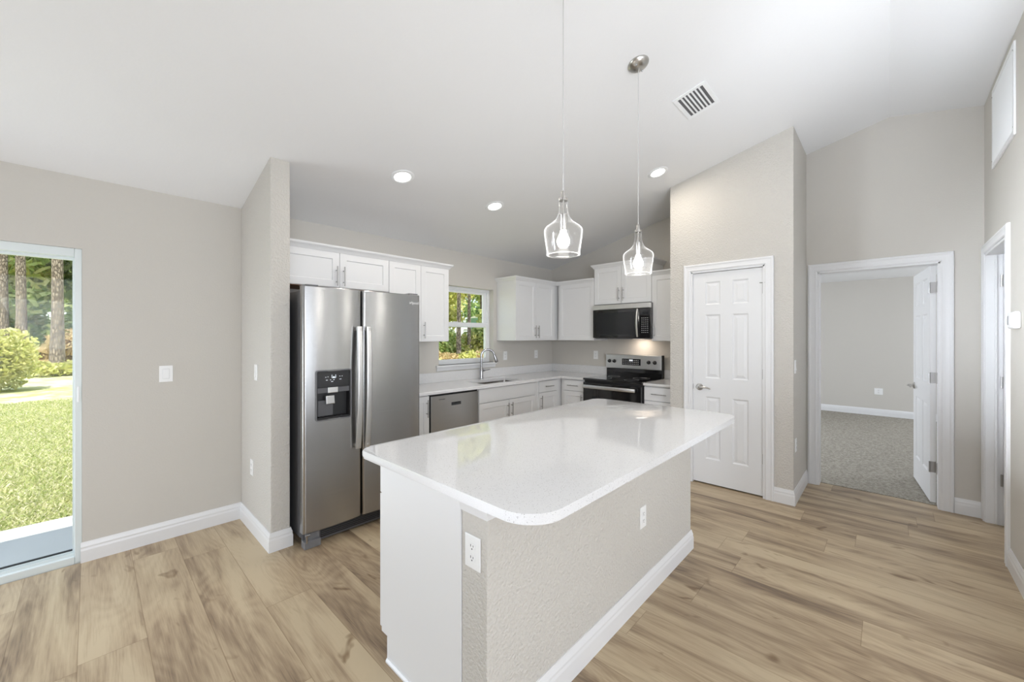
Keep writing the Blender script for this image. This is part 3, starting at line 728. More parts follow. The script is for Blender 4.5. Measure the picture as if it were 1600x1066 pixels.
def crown(path, z, label, closed_top=None):
    mb = MB().sweep([(p[0], p[1], z) for p in path], CROWN, Z, 1)
    return tag(mb.build('crown_moulding', M['cab']), label, 'moulding', 'crown mouldings on the cabinets')
crown([(.945, YU), (2.603, YU), (2.603, YW)], 2.136, 'white crown moulding on the cabinets left of the window')
crown([(3.643, YW), (3.643, YU), (XU, YU), (XU, 2.762)], 2.136, 'white crown moulding round the corner cabinets')
crown([(XB, 2.760), (XU, 2.760), (XU, 1.996), (XB, 1.996)], 2.298, 'white crown moulding on the raised cabinet over the microwave')
crown([(XU, 1.990), (XU, 1.622)], 2.136, 'white crown moulding on the narrow cabinet beside the pantry')

YF, XF = 3.125, 4.245       # lower door faces
ZT = .914
def lowers(o, n, w, depth, label, fronts, open_top=False):
    """fronts: ('door'|'drawer'|'false', u0, u1, v0, v1, handle)"""
    t = thing('base_cabinet', (o[0], o[1], 0), label, 'cabinet'); mx = frame((o[0], o[1], 0), n)
    if open_top:
        c = MB().box((0, .105, -depth+.003), (.018, .882, -.020), 0, mx).box((w-.018, .105, -depth+.003), (w, .882, -.020), 0, mx)
        c.box((.018, .105, -depth+.003), (w-.018, .123, -.020), 0, mx).box((.018, .123, -depth+.003), (w-.018, .882, -depth+.012), 0, mx).box((.018, .123, -.030), (w-.018, .882, -.020), 0, mx)
        c.build('carcass', M['cab'], t)
    else: MB().box((0, .105, -depth+.003), (w, .882, -.020), .001, mx).build('carcass', M['cab'], t)
    MB().box((0, 0, -depth+.003), (w, .105, -.080), 0, mx).build('toe_kick', M['cab'], t)
    for kind, u0, u1, v0, v1, hd in fronts:
        m2 = mx @ T((u0+.002, v0+.002, -.019)); ww, hh = u1-u0-.004, v1-v0-.004
        if kind == 'door': d = shaker(ww, hh, m2, t, st_=min(.056, ww*.3))
        else: d = slab_front(ww, hh, m2, t, 'drawer' if kind == 'drawer' else 'false_front')
        if hd in ('L', 'R'): pull(mx @ T(((u0+.032) if hd == 'L' else (u1-.032), v1-.115, 0)), d)
        elif hd == 'H': pull(mx @ T(((u0+u1)/2, (v0+v1)/2, 0)), d, vert=False)
    return t
DW = (2.184, 2.800)
lowers((1.955, YF), -Y, DW[0]-1.955-.002, YW-YF, 'narrow white base cabinet between the refrigerator and the dishwasher', [('door', 0, DW[0]-1.955, .112, .874, 'R')])
lowers((DW[1]+.002, YF), -Y, .945, YW-YF, 'white sink base cabinet under the window', [('false', .006, .925, .722, .874, None), ('door', .006, .4655, .112, .718, 'R'), ('door', .4655, .925, .112, .718, 'L')], True)
lowers((3.749, YF), -Y, XB-3.749-.003, YW-YF, 'white base cabinet with a drawer left of the kitchen corner', [('drawer', .05, .420, .735, .874, 'H'), ('door', .05, .420, .112, .731, 'L')])
lowers((XF, YF), -X, YF-2.758, XB-XF, 'white base cabinet with a drawer between the corner and the range', [('drawer', .045, YF-2.760, .735, .874, 'H'), ('door', .045, YF-2.760, .112, .731, 'R')])
lowers((XF, 1.982), -X, 1.982-1.622, XB-XF, 'white drawer cabinet between the range and the pantry wall', [('drawer', .004, .356, .722, .874, 'H'), ('drawer', .004, .356, .420, .718, 'H'), ('drawer', .004, .356, .112, .416, 'H')])

# --- worktops
def arc(cx, cy, r, a0, a1, k=8): return [(cx+r*math.cos(math.radians(a0+(a1-a0)*i/k)), cy+r*math.sin(math.radians(a0+(a1-a0)*i/k))) for i in range(k+1)]
YCF, XCF = 3.098, 4.218
SK = (2.935, 3.175, 3.575, 3.500)     # sink cut-out
def worktop_L():
    mb = MB(); z0, z1 = ZT-.030, ZT
    # L shape with a rectangular hole: grid of cells, then outer rim bevel on the front edges
    xs = [1.93, SK[0], SK[2], XCF, XB]; ys_ = [2.752, YCF, SK[1], SK[3], YW]
    inside = lambda x, y: (y > YCF or x > XCF) and not (SK[0] < x < SK[2] and SK[1] < y < SK[3])
    solid = lambda i, j: 0 <= i < 4 and 0 <= j < 4 and inside((xs[i]+xs[i+1])/2, (ys_[j]+ys_[j+1])/2)
    for i in range(4):
        for j in range(4):
            if not solid(i, j): continue
            q = [(xs[i], ys_[j]), (xs[i+1], ys_[j]), (xs[i+1], ys_[j+1]), (xs[i], ys_[j+1])]
            for z in (z0, z1): mb._new([(*p, z) for p in q], [(0,1,2,3)])
            for di, dj, a, b in ((-1,0,0,3), (1,0,1,2), (0,-1,0,1), (0,1,3,2)):
                if not solid(i+di, j+dj): mb._new([(*q[a], z0), (*q[b], z0), (*q[b], z1), (*q[a], z1)], [(0,1,2,3)])
    bmesh.ops.remove_doubles(mb.bm, verts=mb.bm.verts[:], dist=1e-5)
    es = [e for e in mb.bm.edges if all(abs(v.co.z-z1) < 1e-4 or abs(v.co.z-z0) < 1e-4 for v in e.verts) and abs(e.verts[0].co.z-e.verts[1].co.z) < 1e-4
          and (all(abs(v.co.y-YCF) < 1e-4 and v.co.x <= XCF+1e-4 for v in e.verts) or all(abs(v.co.x-XCF) < 1e-4 and v.co.y <= YCF+1e-4 for v in e.verts))]
    bmesh.ops.bevel(mb.bm, geom=es, offset=.009, segments=3, affect='EDGES', profile=.5)
    return mb
t = thing('worktop', (3.2, 3.4, ZT-.030), 'white quartz worktop round the kitchen corner with the sink', 'worktop', 'quartz worktops')
worktop_L().build('slab', M['quartz'], t)
MB().box((1.93, YW-.02, ZT), (XB, YW, ZT+.110), .002).box((XB-.02, 2.752, ZT), (XB, YW-.02, ZT+.110), .002).build('backsplash', M['quartz'], t)
t = thing('worktop', (4.5, 1.8, ZT-.030), 'short piece of white quartz worktop right of the range', 'worktop', 'quartz worktops')
MB().box((XCF, 1.622, ZT-.030), (XB, 1.980, ZT), .008, None, 3).build('slab', M['quartz'], t)
MB().box((XB-.02, 1.622, ZT), (XB, 1.980, ZT+.110), .002).build('backsplash', M['quartz'], t)

# --- sink and tap
t = thing('kitchen_sink', ((SK[0]+SK[2])/2, (SK[1]+SK[3])/2, .70), 'undermount stainless steel sink below the window', 'sink')
mb = MB(); zb = .705
def rrect(x0, y0, x1, y1, r, k=5): return arc(x1-r, y1-r, r, 0, 90, k) + arc(x0+r, y1-r, r, 90, 180, k) + arc(x0+r, y0+r, r, 180, 270, k) + arc(x1-r, y0+r, r, 270, 360, k)
lo = [rrect(SK[0]-.012, SK[1]-.012, SK[2]+.012, SK[3]+.012, .05), rrect(SK[0]+.002, SK[1]+.002, SK[2]-.002, SK[3]-.002, .05), rrect(SK[0]+.012, SK[1]+.012, SK[2]-.012, SK[3]-.012, .05), rrect(SK[0]+.04, SK[1]+.04, SK[2]-.04, SK[3]-.04, .04)]
zs_ = [ZT-.031, ZT-.031, zb+.03, zb]
vs = []; k = len(lo[0])
for ring, z in zip(lo, zs_): vs += [(p[0], p[1], z) for p in ring]
fs = [(i*k+j, i*k+(j+1) % k, (i+1)*k+(j+1) % k, (i+1)*k+j) for i in range(3) for j in range(k)] + [tuple(range(3*k, 4*k))]
mb._new(vs, fs); mb.build('bowl', M['steel_sink'], t, smooth=True)
MB().lathe([(.0, .004), (.03, .004), (.045, .006), (.057, .002), (.057, 0)], 28, T(((SK[0]+SK[2])/2, (SK[1]+SK[3])/2, zb))).build('drain', M['chrome'], t, smooth=True)
t = thing('kitchen_tap', (3.305, 3.60, ZT), 'chrome gooseneck kitchen tap with pull down spray behind the sink', 'tap')
bx, by = 3.272, 3.60
MB().lathe([(.030, 0), (.030, .008), (.024, .014), (.0225, .03), (.0225, .125), (.019, .135), (.0145, .14), (.0145, .15), (0, .15)], 28, T((bx, by, ZT))).build('body', M['chrome'], t, smooth=True)
pa = [Vector((bx, by, ZT+.14)), Vector((bx, by, ZT+.26))]
dv = Vector((.86, -.5, 0)).normalized(); R_ = .082
for k in range(1, 15):
    a = PI*k/14*.93; pa.append(Vector((bx, by, ZT+.275)) + dv*(R_*(1-math.cos(a))) + Z*(R_*math.sin(a)))
MB().tube(pa, .0135, 14).build('spout', M['chrome'], t, smooth=True)
e_ = pa[-1]; dd = (pa[-1]-pa[-2]).normalized()
MB().tube([e_-dd*.004, e_+dd*.004, e_+dd*.02, e_+dd*.035, e_+dd*.085, e_+dd*.098], [.0145, .0165, .0165, .019, .0225, .019], 16).build('spray_head', M['chrome'], t, smooth=True)
MB().tube([(bx, by, ZT+.10), (bx+.035, by-.012, ZT+.10), (bx+.045, by-.015, ZT+.102), (bx+.115, by-.035, ZT+.112)], [.013, .012, .0055, .0045], 12).build('lever', M['chrome'], t, smooth=True)

# --- dishwasher
t = thing('dishwasher', ((DW[0]+DW[1])/2, 3.4, 0), 'stainless steel dishwasher under the worktop', 'dishwasher'); mx = frame((DW[0]+.003, YF, 0), -Y); dw = DW[1]-DW[0]-.006
MB().box((.0, .10, -.56), (dw, .868, -.02), 0, mx).build('tub', M['blackm'], t)
MB().box((.004, .0, -.5), (dw-.004, .10, -.06), 0, mx).build('kick_plate', M['blackm'], t)
d = MB().box((.012, .118, -.02), (dw-.003, .862, .004), .004, mx).build('door', M['steel'], t)
px0, px1 = .255, .375
MB().box((px0, .752, .0035), (px1, .783, .0046), 0, mx).build('pocket_handle', M['black'], d)
s_ = MB().box((px0+.012, .772, .0045), (px1-.012, .781, .010), .002, mx); s_.build('handle_lip', M['blackm'], d)
MB().box((.105, .822, .0038), (.175, .827, .0044), 0, mx).build('nameplate', M['dgrey'], d)
MB().box((.0, .868, -.3), (dw, .880, -.012), 0, mx).build('top_seal', M['blackm'], t)

# ================================================================== REFRIGERATOR
FX0, FX1, FYF = .975, 1.888, 2.825
gap = 1.384
t = thing('refrigerator', ((FX0+FX1)/2, 3.2, 0), 'stainless steel side by side refrigerator beside the stub wall', 'refrigerator')
MB().box((FX0+.006, FYF+.075, .06), (FX1-.006, YW-.05, 1.745), .004).build('body', M['dgrey'], t)
MB().box((FX0+.012, FYF+.066, .10), (FX1-.012, FYF+.077, 1.74)).build('door_gasket', M['blackm'], t)
def curved_front(x0, x1, z0, z1, hole=None, bulge=.012, th=.062):
    """door whose front bows gently outwards; hole = (xa, za, xb, zb)"""
    mb = MB(); k = 20; xs = {x0 + (x1-x0)*i/k for i in range(k+1)}
    for e in (.003, .008, .016): xs |= {x0+e, x1-e}
    zs = {z0, z1, z0+.004, z1-.004}
    if hole: xs |= {hole[0], hole[2]}; zs |= {hole[1], hole[3]}
    xs, zs = sorted(xs), sorted(zs)
    def yf(x):
        u = 2*(x-x0)/(x1-x0)-1; d = min(x-x0, x1-x); r = .016
        rd = r - math.sqrt(max(0, r*r-(r-d)**2)) if d < r else 0
        return FYF + bulge*u*u + rd - bulge*.3
    nx, nz = len(xs), len(zs)
    V = [(x, yf(x) + (.004 if z in (z0, z1) else 0), z) for z in zs for x in xs]; F = []
    for j in range(nz-1):
        for i in range(nx-1):
            cx, cz = (xs[i]+xs[i+1])/2, (zs[j]+zs[j+1])/2
            if hole and hole[0] < cx < hole[2] and hole[1] < cz < hole[3]: continue
            F.append((j*nx+i, j*nx+i+1, (j+1)*nx+i+1, (j+1)*nx+i))
    b = len(V); yb = FYF+th+.004
    V += [(x0, yb, z0), (x1, yb, z0), (x1, yb, z1), (x0, yb, z1)]
    F += [(b, b+3, b+2, b+1), tuple([b, b+1] + [i for i in range(nx)][::-1]), tuple([b+3] + [(nz-1)*nx+i for i in range(nx)] + [b+2]),
          tuple([b] + [j*nx for j in range(nz)] + [b+3]), tuple([b+1, b+2] + [j*nx+nx-1 for j in range(nz)][::-1])]
    mb._new(V, F); return mb, yf
HX = (1.060, .858, 1.289, 1.190)
mb, yfl = curved_front(FX0, gap-.004, .105, 1.772, HX)
fd = mb.build('freezer_door', M['steel'], t, smooth=True, sharp=40)
mb, yfr = curved_front(gap+.004, FX1, .105, 1.772)
rd = mb.build('refrigerator_door', M['steel'], t, smooth=True, sharp=40)
# dispenser (sub-parts of the freezer door)
hx0, hz0, hx1, hz1 = HX; yo = FYF-.004; D = .058
mb = MB()
mb.box((hx0, yo+D-.004, hz0), (hx1, yo+D, hz1)).box((hx0-.002, yo+.001, hz0), (hx0+.004, yo+D, hz1)).box((hx1-.004, yo+.001, hz0), (hx1+.002, yo+D, hz1))
mb.box((hx0, yo+.001, hz1-.004), (hx1, yo+D, hz1+.002)).box((hx0, yo+.001, hz0-.002), (hx1, yo+D, hz0+.004))
mb.build('dispenser_recess', M['blackm'], fd)
mxd = frame((0, yo, 0), -Y)
fr = rrect(hx0-.006, hz0-.006, hx1+.006, hz1+.006, .016, 4)
mb = MB(); mb.sweep([mxd @ Vector((p[0], p[1], 0)) for p in fr], [(-.0035, -.004), (-.0035, .004), (.0035, .004), (.0035, -.004)], -Y, 1, True); mb.build('dispenser_bezel', M['grey'], fd)
MB().box((hx0+.003, yo+.003, 1.075), (hx1-.003, yo+.02, hz1-.003), .002).build('control_panel', M['display'], fd)
MB().box((hx0+.003, yo+.006, 1.040), (hx1-.003, yo+.03, 1.078)).build('nozzle_housing', M['dgrey'], fd)
cxd = (hx0+hx1)/2
ic = MB()
def icon_box(u, v, w, h): ic.box((cxd+u-w/2, yo+.0018, v-h/2), (cxd+u+w/2, yo+.0032, v+h/2))
# glass pictogram and legends
for s in (-1, 1): icon_box(s*.013, 1.152, .003, .022)
icon_box(0, 1.141, .022, .003); icon_box(0, 1.146, .013, .009)
ic.build('cup_icon', M['icon'], fd); ic = MB()
for u, v, w in ((-.055, 1.148, .008), (-.040, 1.150, .006), (.042, 1.150, .006), (.058, 1.150, .006), (-.048, 1.128, .012), (-.022, 1.128, .008), (.0, 1.128, .010), (.046, 1.129, .014), (-.012, 1.116, .014)): icon_box(u, v, w, .0028)
ic.build('panel_icons', M['icon'], fd)
MB().box((cxd-.040, yo+.002, 1.037), (cxd+.030, yo+.022, 1.076), .003).build('ice_chute_cover', M['steel_light'], fd)
MB().prism([(cxd-.052, 1.018), (cxd+.006, 1.018), (cxd+.010, .960), (cxd-.050, .960)], -.032, -.006, mxd, .004).build('dispenser_lever', M['steel_light'], fd)
MB().box((hx0+.018, yo+.034, .875), (hx0+.122, yo+.046, .985), .003).build('dispenser_paddle', M['dgrey'], fd)
mb = MB().box((hx0+.004, yo+.003, hz0+.003), (hx1-.004, yo+.054, hz0+.012), .002)
for k in range(7): mb.box((hx0+.02+k*.028, yo+.008, hz0+.011), (hx0+.034+k*.028, yo+.048, hz0+.0145))
mb.build('drip_tray', M['blackm'], fd)
# bowed flat handles either side of the split
def fr_handle(xc, door, name='handle', lean=0):
    za, zb = .618, 1.502; pts = []; k = 18
    for i in range(k+1):
        s = i/k; z = za+(zb-za)*s; bow = .026 + .022*math.sin(PI*s)**.8
        pts.append((xc - lean*.010*(1-s), FYF-bow, z))
    mb = MB().tube(pts, [(.0195, .010)]*(k+1), 28, X, .35)
    for z in (za+.006, zb-.03): mb.box((xc-.013-lean*.008*(1 if z < 1 else 0), FYF-.040, z), (xc+.013-lean*.008*(1 if z < 1 else 0), FYF+.004, z+.024), .004)
    return mb.build(name, M['steel_light'], door, smooth=True)
fr_handle(1.349, fd, lean=1); fr_handle(1.418, rd, lean=1)
# word mark on the right door
fc = bpy.data.curves.new('wordmark', 'FONT'); fc.body = 'Whirlpool'; fc.size = .034; fc.extrude = .0006; fc.align_x = 'CENTER'
fo = bpy.data.objects.new('tmp', fc); COL.objects.link(fo); dg = bpy.context.evaluated_depsgraph_get()
me = bpy.data.meshes.new_from_object(fo.evaluated_get(dg)); bpy.data.objects.remove(fo)
mxw = frame((1.800, yfr(1.80)-.0004, 1.694), -Y); me.transform(Matrix.Translation(-ORG[rd.name]) @ mxw); me.materials.clear(); me.materials.append(M['plate'])
wo = bpy.data.objects.new('wordmark', me); COL.objects.link(wo); wo.parent = rd
# hinges, base grille, feet
MB().box((FX0+.02, FYF+.01, 1.774), (FX0+.10, FYF+.14, 1.783), .003).build('hinge_cap', M['grey'], t); MB().box((FX1-.10, FYF+.01, 1.774), (FX1-.02, FYF+.14, 1.783), .003).build('hinge_cap', M['grey'], t)
mb = MB().box((FX0+.012, FYF+.055, .012), (FX1-.012, FYF+.075, .098), .002)
mb.build('base_grille', M['dgrey'], t)
mb = MB()
for k in range(5): mb.box((FX0+.13, FYF+.050, .030+k*.013), (FX1-.13, FYF+.056, .036+k*.013))
mb.build('grille_louvres', M['blackm'], t)
MB().box((FX1-.115, FYF+.005, .0), (FX1-.01, FYF+.07, .050), .003).box((FX1-.115, FYF+.03, .045), (FX1-.03, FYF+.07, .092), .002).build('leg_cover', M['grey'], t)
MB().box((FX0+.01, FYF+.005, .0), (FX0+.115, FYF+.07, .050), .003).box((FX0+.03, FYF+.03, .045), (FX0+.115, FYF+.07, .092), .002).build('leg_cover', M['grey'], t)
MB().tube([(FX0+.012, FYF+.0, .098), (FX0+.04, FYF+.0, .096)], .008, 8).cyl((FX0+.022, FYF+.001, .045), (FX0+.022, FYF+.001, .098), .006, 10).build('lower_hinge', M['chrome'], t)

# ================================================================== RANGE
RY0, RY1 = 1.986, 2.748; RX = 4.205
t = thing('range', (4.5, (RY0+RY1)/2, 0), 'black and stainless steel electric range against the back wall', 'oven'); mx = frame((RX, RY1, 0), -X); rw = RY1-RY0
MB().box((.0, .03, -.60), (rw, .895, -.03), .002, mx).build('body', M['blackm'], t)
MB().box((-.004, .895, -.585), (rw+.004, .918, .004), .006, mx).build('cooktop', M['black'], t)
for u, n_, r in ((.19, -.16, .10), (.56, -.16, .085), (.19, -.42, .075), (.56, -.42, .10)):
    MB().lathe([(r-.0012, 0), (r-.0012, .0004), (r, .0004), (r, 0), (r-.0012, 0)], 48, Matrix.Translation((RX-n_, RY1-u, .9183)), False).build('burner_ring', M['print'], t)
MB().box((.525, .9182, -.50), (.595, .9186, -.485), 0, mx).build('hot_surface_light', M['print'], t)
d = MB().box((.004, .215, -.03), (rw-.004, .868, .012), .005, mx).build('oven_door', M['black'], t)
MB().box((.13, .36, .0115), (rw-.13, .70, .0126), 0, mx).build('oven_window', M['display'], d)
mb = MB().box((.018, .800, .035), (rw-.060, .842, .055), .008, mx, 3).box((.03, .806, .010), (.06, .836, .04), .003, mx).box((rw-.105, .806, .010), (rw-.075, .836, .04), .003, mx)
mb.build('handle', M['steel_light'], d, smooth=True)
MB().box((.004, .045, -.03), (rw-.004, .208, .010), .005, mx).build('storage_drawer', M['black'], t)
b_ = MB().box((.002, .915, -.600), (rw-.002, 1.02, -.560), .003, mx).build('lower_backguard', M['black'], t)
MB().box((-.002, 1.015, -.600), (rw-.004, 1.195, -.545), .006, mx).build('backguard', M['steel_light'], t)
MB().box((rw-.006, .915, -.605), (rw+.004, 1.198, -.545), .002, mx).build('backguard_end', M['blackm'], t)
for u in (.055, .125, .595, .672):
    kn = MB().lathe([(.024, 0), (.024, .004), (.020, .006), (.0185, .022), (.016, .026), (0, .026)], 24, mx @ T((u, 1.108, -.545))).build('knob', M['blackm'], t, smooth=True)
    MB().box((u-.0012, 1.112, -.5195), (u+.0012, 1.126, -.5182), 0, mx).build('pointer', M['print'], kn)
cp = MB().box((.235, 1.062, -.546), (.490, 1.145, -.543), .001, mx).build('control_display', M['display'], t)
q = MB()
for i in range(9):
    for j in range(3):
        if 3 <= i <= 5 and j == 2: continue
        q.box((.250+i*.025, 1.075+j*.023, -.5435), (.250+i*.025+.013, 1.075+j*.023+.006, -.5425), 0, mx)
q.build('legends', M['print'], cp)
MB().box((.335, 1.115, -.5435), (.385, 1.135, -.5424), 0, mx).build('clock', M['icon'], cp)

# ================================================================== MICROWAVE
MX = 4.425; MY1 = 2.742; mw = .764; mz0, mz1 = 1.400, 1.824
t = thing('microwave', (4.6, MY1-mw/2, mz0), 'black and stainless steel microwave mounted over the range', 'microwave'); mx = frame((MX, MY1, mz0), -X); mh = mz1-mz0
MB().box((0, 0.006, -(XB-MX)+.002), (mw, mh, -.02), .002, mx).build('body', M['dgrey'], t)
d = MB().box((.002, .012, -.02), (.622, mh-.062, .012), .005, mx).build('door', M['black'], t)
MB().box((.055, .05, .0115), (.565, mh-.10, .0125), 0, mx).build('window', M['display'], d)
pts = []; k = 14
for i in range(k+1):
    s = i/k; pts.append(mx @ Vector((.607 + .0*s, .025+(mh-.095)*s, .022+.022*math.sin(PI*s))))
MB().tube(pts, [(.011, .005)]*(k+1), 10, (0, 1, 0)).build('handle', M['steel_light'], d, smooth=True)
MB().box((0, mh-.060, -.02), (mw, mh, .012), .004, mx).build('top_vent_band', M['steel_light'], t)
cp = MB().box((.626, .012, -.02), (mw-.002, mh-.062, .012), .005, mx).build('control_panel', M['black'], t)
q = MB()
for i in range(4):
    for j in range(8):
        q.box((.655+i*.023, .075+j*.024, .0115), (.655+i*.023+.011, .075+j*.024+.006, .0125), 0, mx)
q.build('keypad', M['print'], cp)
MB().box((.665, mh-.135, .0115), (.735, mh-.105, .0126), 0, mx).build('clock_display', M['display'], cp)
MB().box((.03, .0, -.37), (mw-.03, .007, -.02), 0, mx).build('underside', M['grey'], t)
MB().box((.44, -.002, -.28), (.56, .001, -.20), 0, mx).build('hood_lamp', M['undercab'], t)
lamp('hood_glow', 'AREA', (MX+.26, MY1-.50, mz0-.01), .8, (1, .84, .70), .12, .08, target=(MX+.34, MY1-.50, 1.0))

# ================================================================== ISLAND
IX0, IX1, IY0, IYM, IY1 = .905, 2.785, .967, 1.100, 1.682
ZI = .930
t = thing('kitchen_island', ((IX0+IX1)/2, 1.3, 0), 'white kitchen island base with a textured half wall', 'kitchen island')
MB().box((IX0, IY0, 0), (IX1, IYM, ZI-.032), .006).build('half_wall', M['wall_rough'], t)
mxe = frame((IX0, IYM, 0), -X)   # u runs toward -Y, so cabinet lies at u < 0
pr = [(0, 0), (-(1.603-IYM), 0), (-(1.603-IYM), .108), (-(1.655-IYM), .108), (-(1.655-IYM), ZI-.032), (0, ZI-.032)]
MB().prism(pr, -.012, .004, mxe).build('end_panel', M['cab'], t)
MB().prism(pr, -(IX1-IX0), -(IX1-IX0)+.016, mxe).build('end_panel', M['cab'], t)
MB().box((IX0+.012, IYM, .108), (IX1-.016, 1.655, ZI-.032)).build('carcass', M['cab'], t)
MB().box((IX0+.012, IYM, 0), (IX1-.016, 1.600, .108)).build('toe_kick', M['cab'], t)
mb = MB().sweep([(IX0-.004, IYM, 0), (IX0-.004, 1.603, 0)], [(0, 0), (.010, 0), (.010, .008), (.004, .016), (0, .016)], Z, -1)
mb.box((IX0-.005, 1.594, .0), (IX0+.012, 1.606, .106)); mb.build('shoe_moulding', M['cab'], t)
mxf = frame((IX1, IY1-.0, 0), Y); k = 4; dwid = (IX1-IX0)/k
for i in range(k):
    d = shaker(dwid-.006, .60, mxf @ T((i*dwid+.003, .118, -.020)), t); pull(mxf @ T((i*dwid+(dwid-.035 if i % 2 == 0 else .035), .60, 0)), d)
    d = slab_front(dwid-.006, .155, mxf @ T((i*dwid+.003, .724, -.020)), t); pull(mxf @ T((i*dwid+dwid/2, .80, 0)), d, vert=False)
MB().sweep([(IX0, IYM, 0), (IX0, IY0, 0), (IX1, IY0, 0), (IX1, IYM, 0)], BASE, Z, 1).build('baseboard', M['trim'], t)
mb = MB().sweep([(IX0, IYM, ZI-.032), (IX0, IY0, ZI-.032), (IX1, IY0, ZI-.032), (IX1, IYM, ZI-.032)], [(0, 0), (.024, 0), (.024, -.012), (.016, -.022), (.012, -.050), (.006, -.078), (0, -.078)], Z, 1)
mb.build('cap_moulding', M['trim'], t)
# island worktop: rounded corners, eased edge
TX0, TX1, TY0, TY1 = .820, 2.835, .690, 1.722
pts = arc(TX1-.075, TY1-.05, .05, 0, 90, 8)[0:0] + arc(TX1-.06, TY1-.06, .06, 0, 90) + arc(TX0+.06, TY1-.06, .06, 90, 180) + arc(TX0+.125, TY0+.125, .125, 180, 270, 14) + arc(TX1-.10, TY0+.10, .10, 270, 360, 12)
tag(MB().prism(pts, ZI-.032, ZI, None, .010, 4).build('worktop', M['quartz'], smooth=True, sharp=50), 'white speckled quartz island top with rounded corners', 'worktop', 'quartz worktops')
outlet((IX0, 1.036, .690), -X, 'white outlet on the textured end of the island', .078)
outlet((2.058, IY0, .452), -Y, 'white outlet on the long side of the island')

# ================================================================== OUTSIDE
tag(MB().box((-40, YW+.15, -.35), (60, 90, -.16)).build('ground', M['ground']), 'lawn and sandy ground behind the house', 'ground', kind='structure')
struct(MB().box((-3.2, YW+.15, -.30), (.9, 4.90, -.05)), 'patio', M['concrete'], 'pale concrete patio slab outside the glass door', 'patio')
def quads(name, m, parent, items):
    V = []; F = []
    for p, a, b in items:
        c = len(V); V += [p-a-b, p+a-b, p+a*.6+b, p-a*.6+b]; F.append((c, c+1, c+2, c+3))
    o = ORG[parent.name] if parent else Vector((0, 0, 0))
    me = bpy.data.meshes.new(name); me.from_pydata([v-o for v in V], [], F); me.materials.append(m)
    ob = bpy.data.objects.new(name, me); COL.objects.link(ob)
    if parent: ob.parent = parent
    ORG[ob.name] = o
    return ob
rnd = random.Random(3)
def rdir():
    while 1:
        v = Vector((rnd.uniform(-1, 1), rnd.uniform(-1, 1), rnd.uniform(-1, 1)))
        if .05 < v.length < 1: return v.normalized()
def leaf_cloud(blobs, n, size):
    """leaves scattered in the shells of several ellipsoid blobs [(centre, radii)]"""
    it = []; vol = [b[1][0]*b[1][1]*b[1][2] for b in blobs]; tot = sum(vol)
    for (c, r), v in zip(blobs, vol):
        for _ in range(max(8, int(n*v/tot))):
            d = rdir(); q = rnd.random()**.35
            p = Vector(c) + Vector((d.x*r[0], d.y*r[1], d.z*r[2]))*q
            s = size*rnd.uniform(.6, 1.5); a = rdir(); b = a.cross(rdir()).normalized()
            it.append((p, a*s*.5, b*s))
    return it
def tree(name, x, y, h, crown_r, crown_lo, trunk_r, leaf, n, size, label, cat='tree', group=None, lean=0):
    t = thing(name, (x, y, -.17), label, cat, group)
    pts = [(x+lean*k/6*h*.04 + rnd.uniform(-.03, .03), y, -.2+h*.92*k/6) for k in range(7)]
    MB().tube(pts, [trunk_r*(1.25 if k == 0 else 1-.09*k) for k in range(7)], 14).build('trunk', M['bark'], t, smooth=True)
    blobs = []
    for _ in range(16):
        z = rnd.uniform(crown_lo, h); k = 1-.35*(z-crown_lo)/max(.1, h-crown_lo); a = rnd.uniform(0, 2*PI); r = crown_r*k*math.sqrt(rnd.random())
        blobs.append(((x+r*math.cos(a), y+r*math.sin(a), z), (crown_r*.45, crown_r*.45, crown_r*.36)))
    quads('foliage', M[leaf], t, leaf_cloud(blobs, n, size)); return t
def bush(x, y, r, h, leaf, n, size, label, group=None, name='bush', cat='bush'):
    t = thing(name, (x, y, -.17), label, cat, group)
    blobs = [((x+rnd.uniform(-.6, .6)*r, y+rnd.uniform(-.6, .6)*r, -.17+h*rnd.uniform(.25, .75)), (r*.55, r*.55, h*.32)) for _ in range(9)]
    quads('foliage', M[leaf], t, leaf_cloud(blobs, n, size))
    mb = MB()
    for k in range(5):
        a = 2*PI*k/5; mb.tube([(x+.05*math.cos(a), y+.05*math.sin(a), -.2), (x+r*.4*math.cos(a), y+r*.4*math.sin(a), h*.6)], [.02, .008], 6)
    mb.build('stems', M['bark'], t); return t
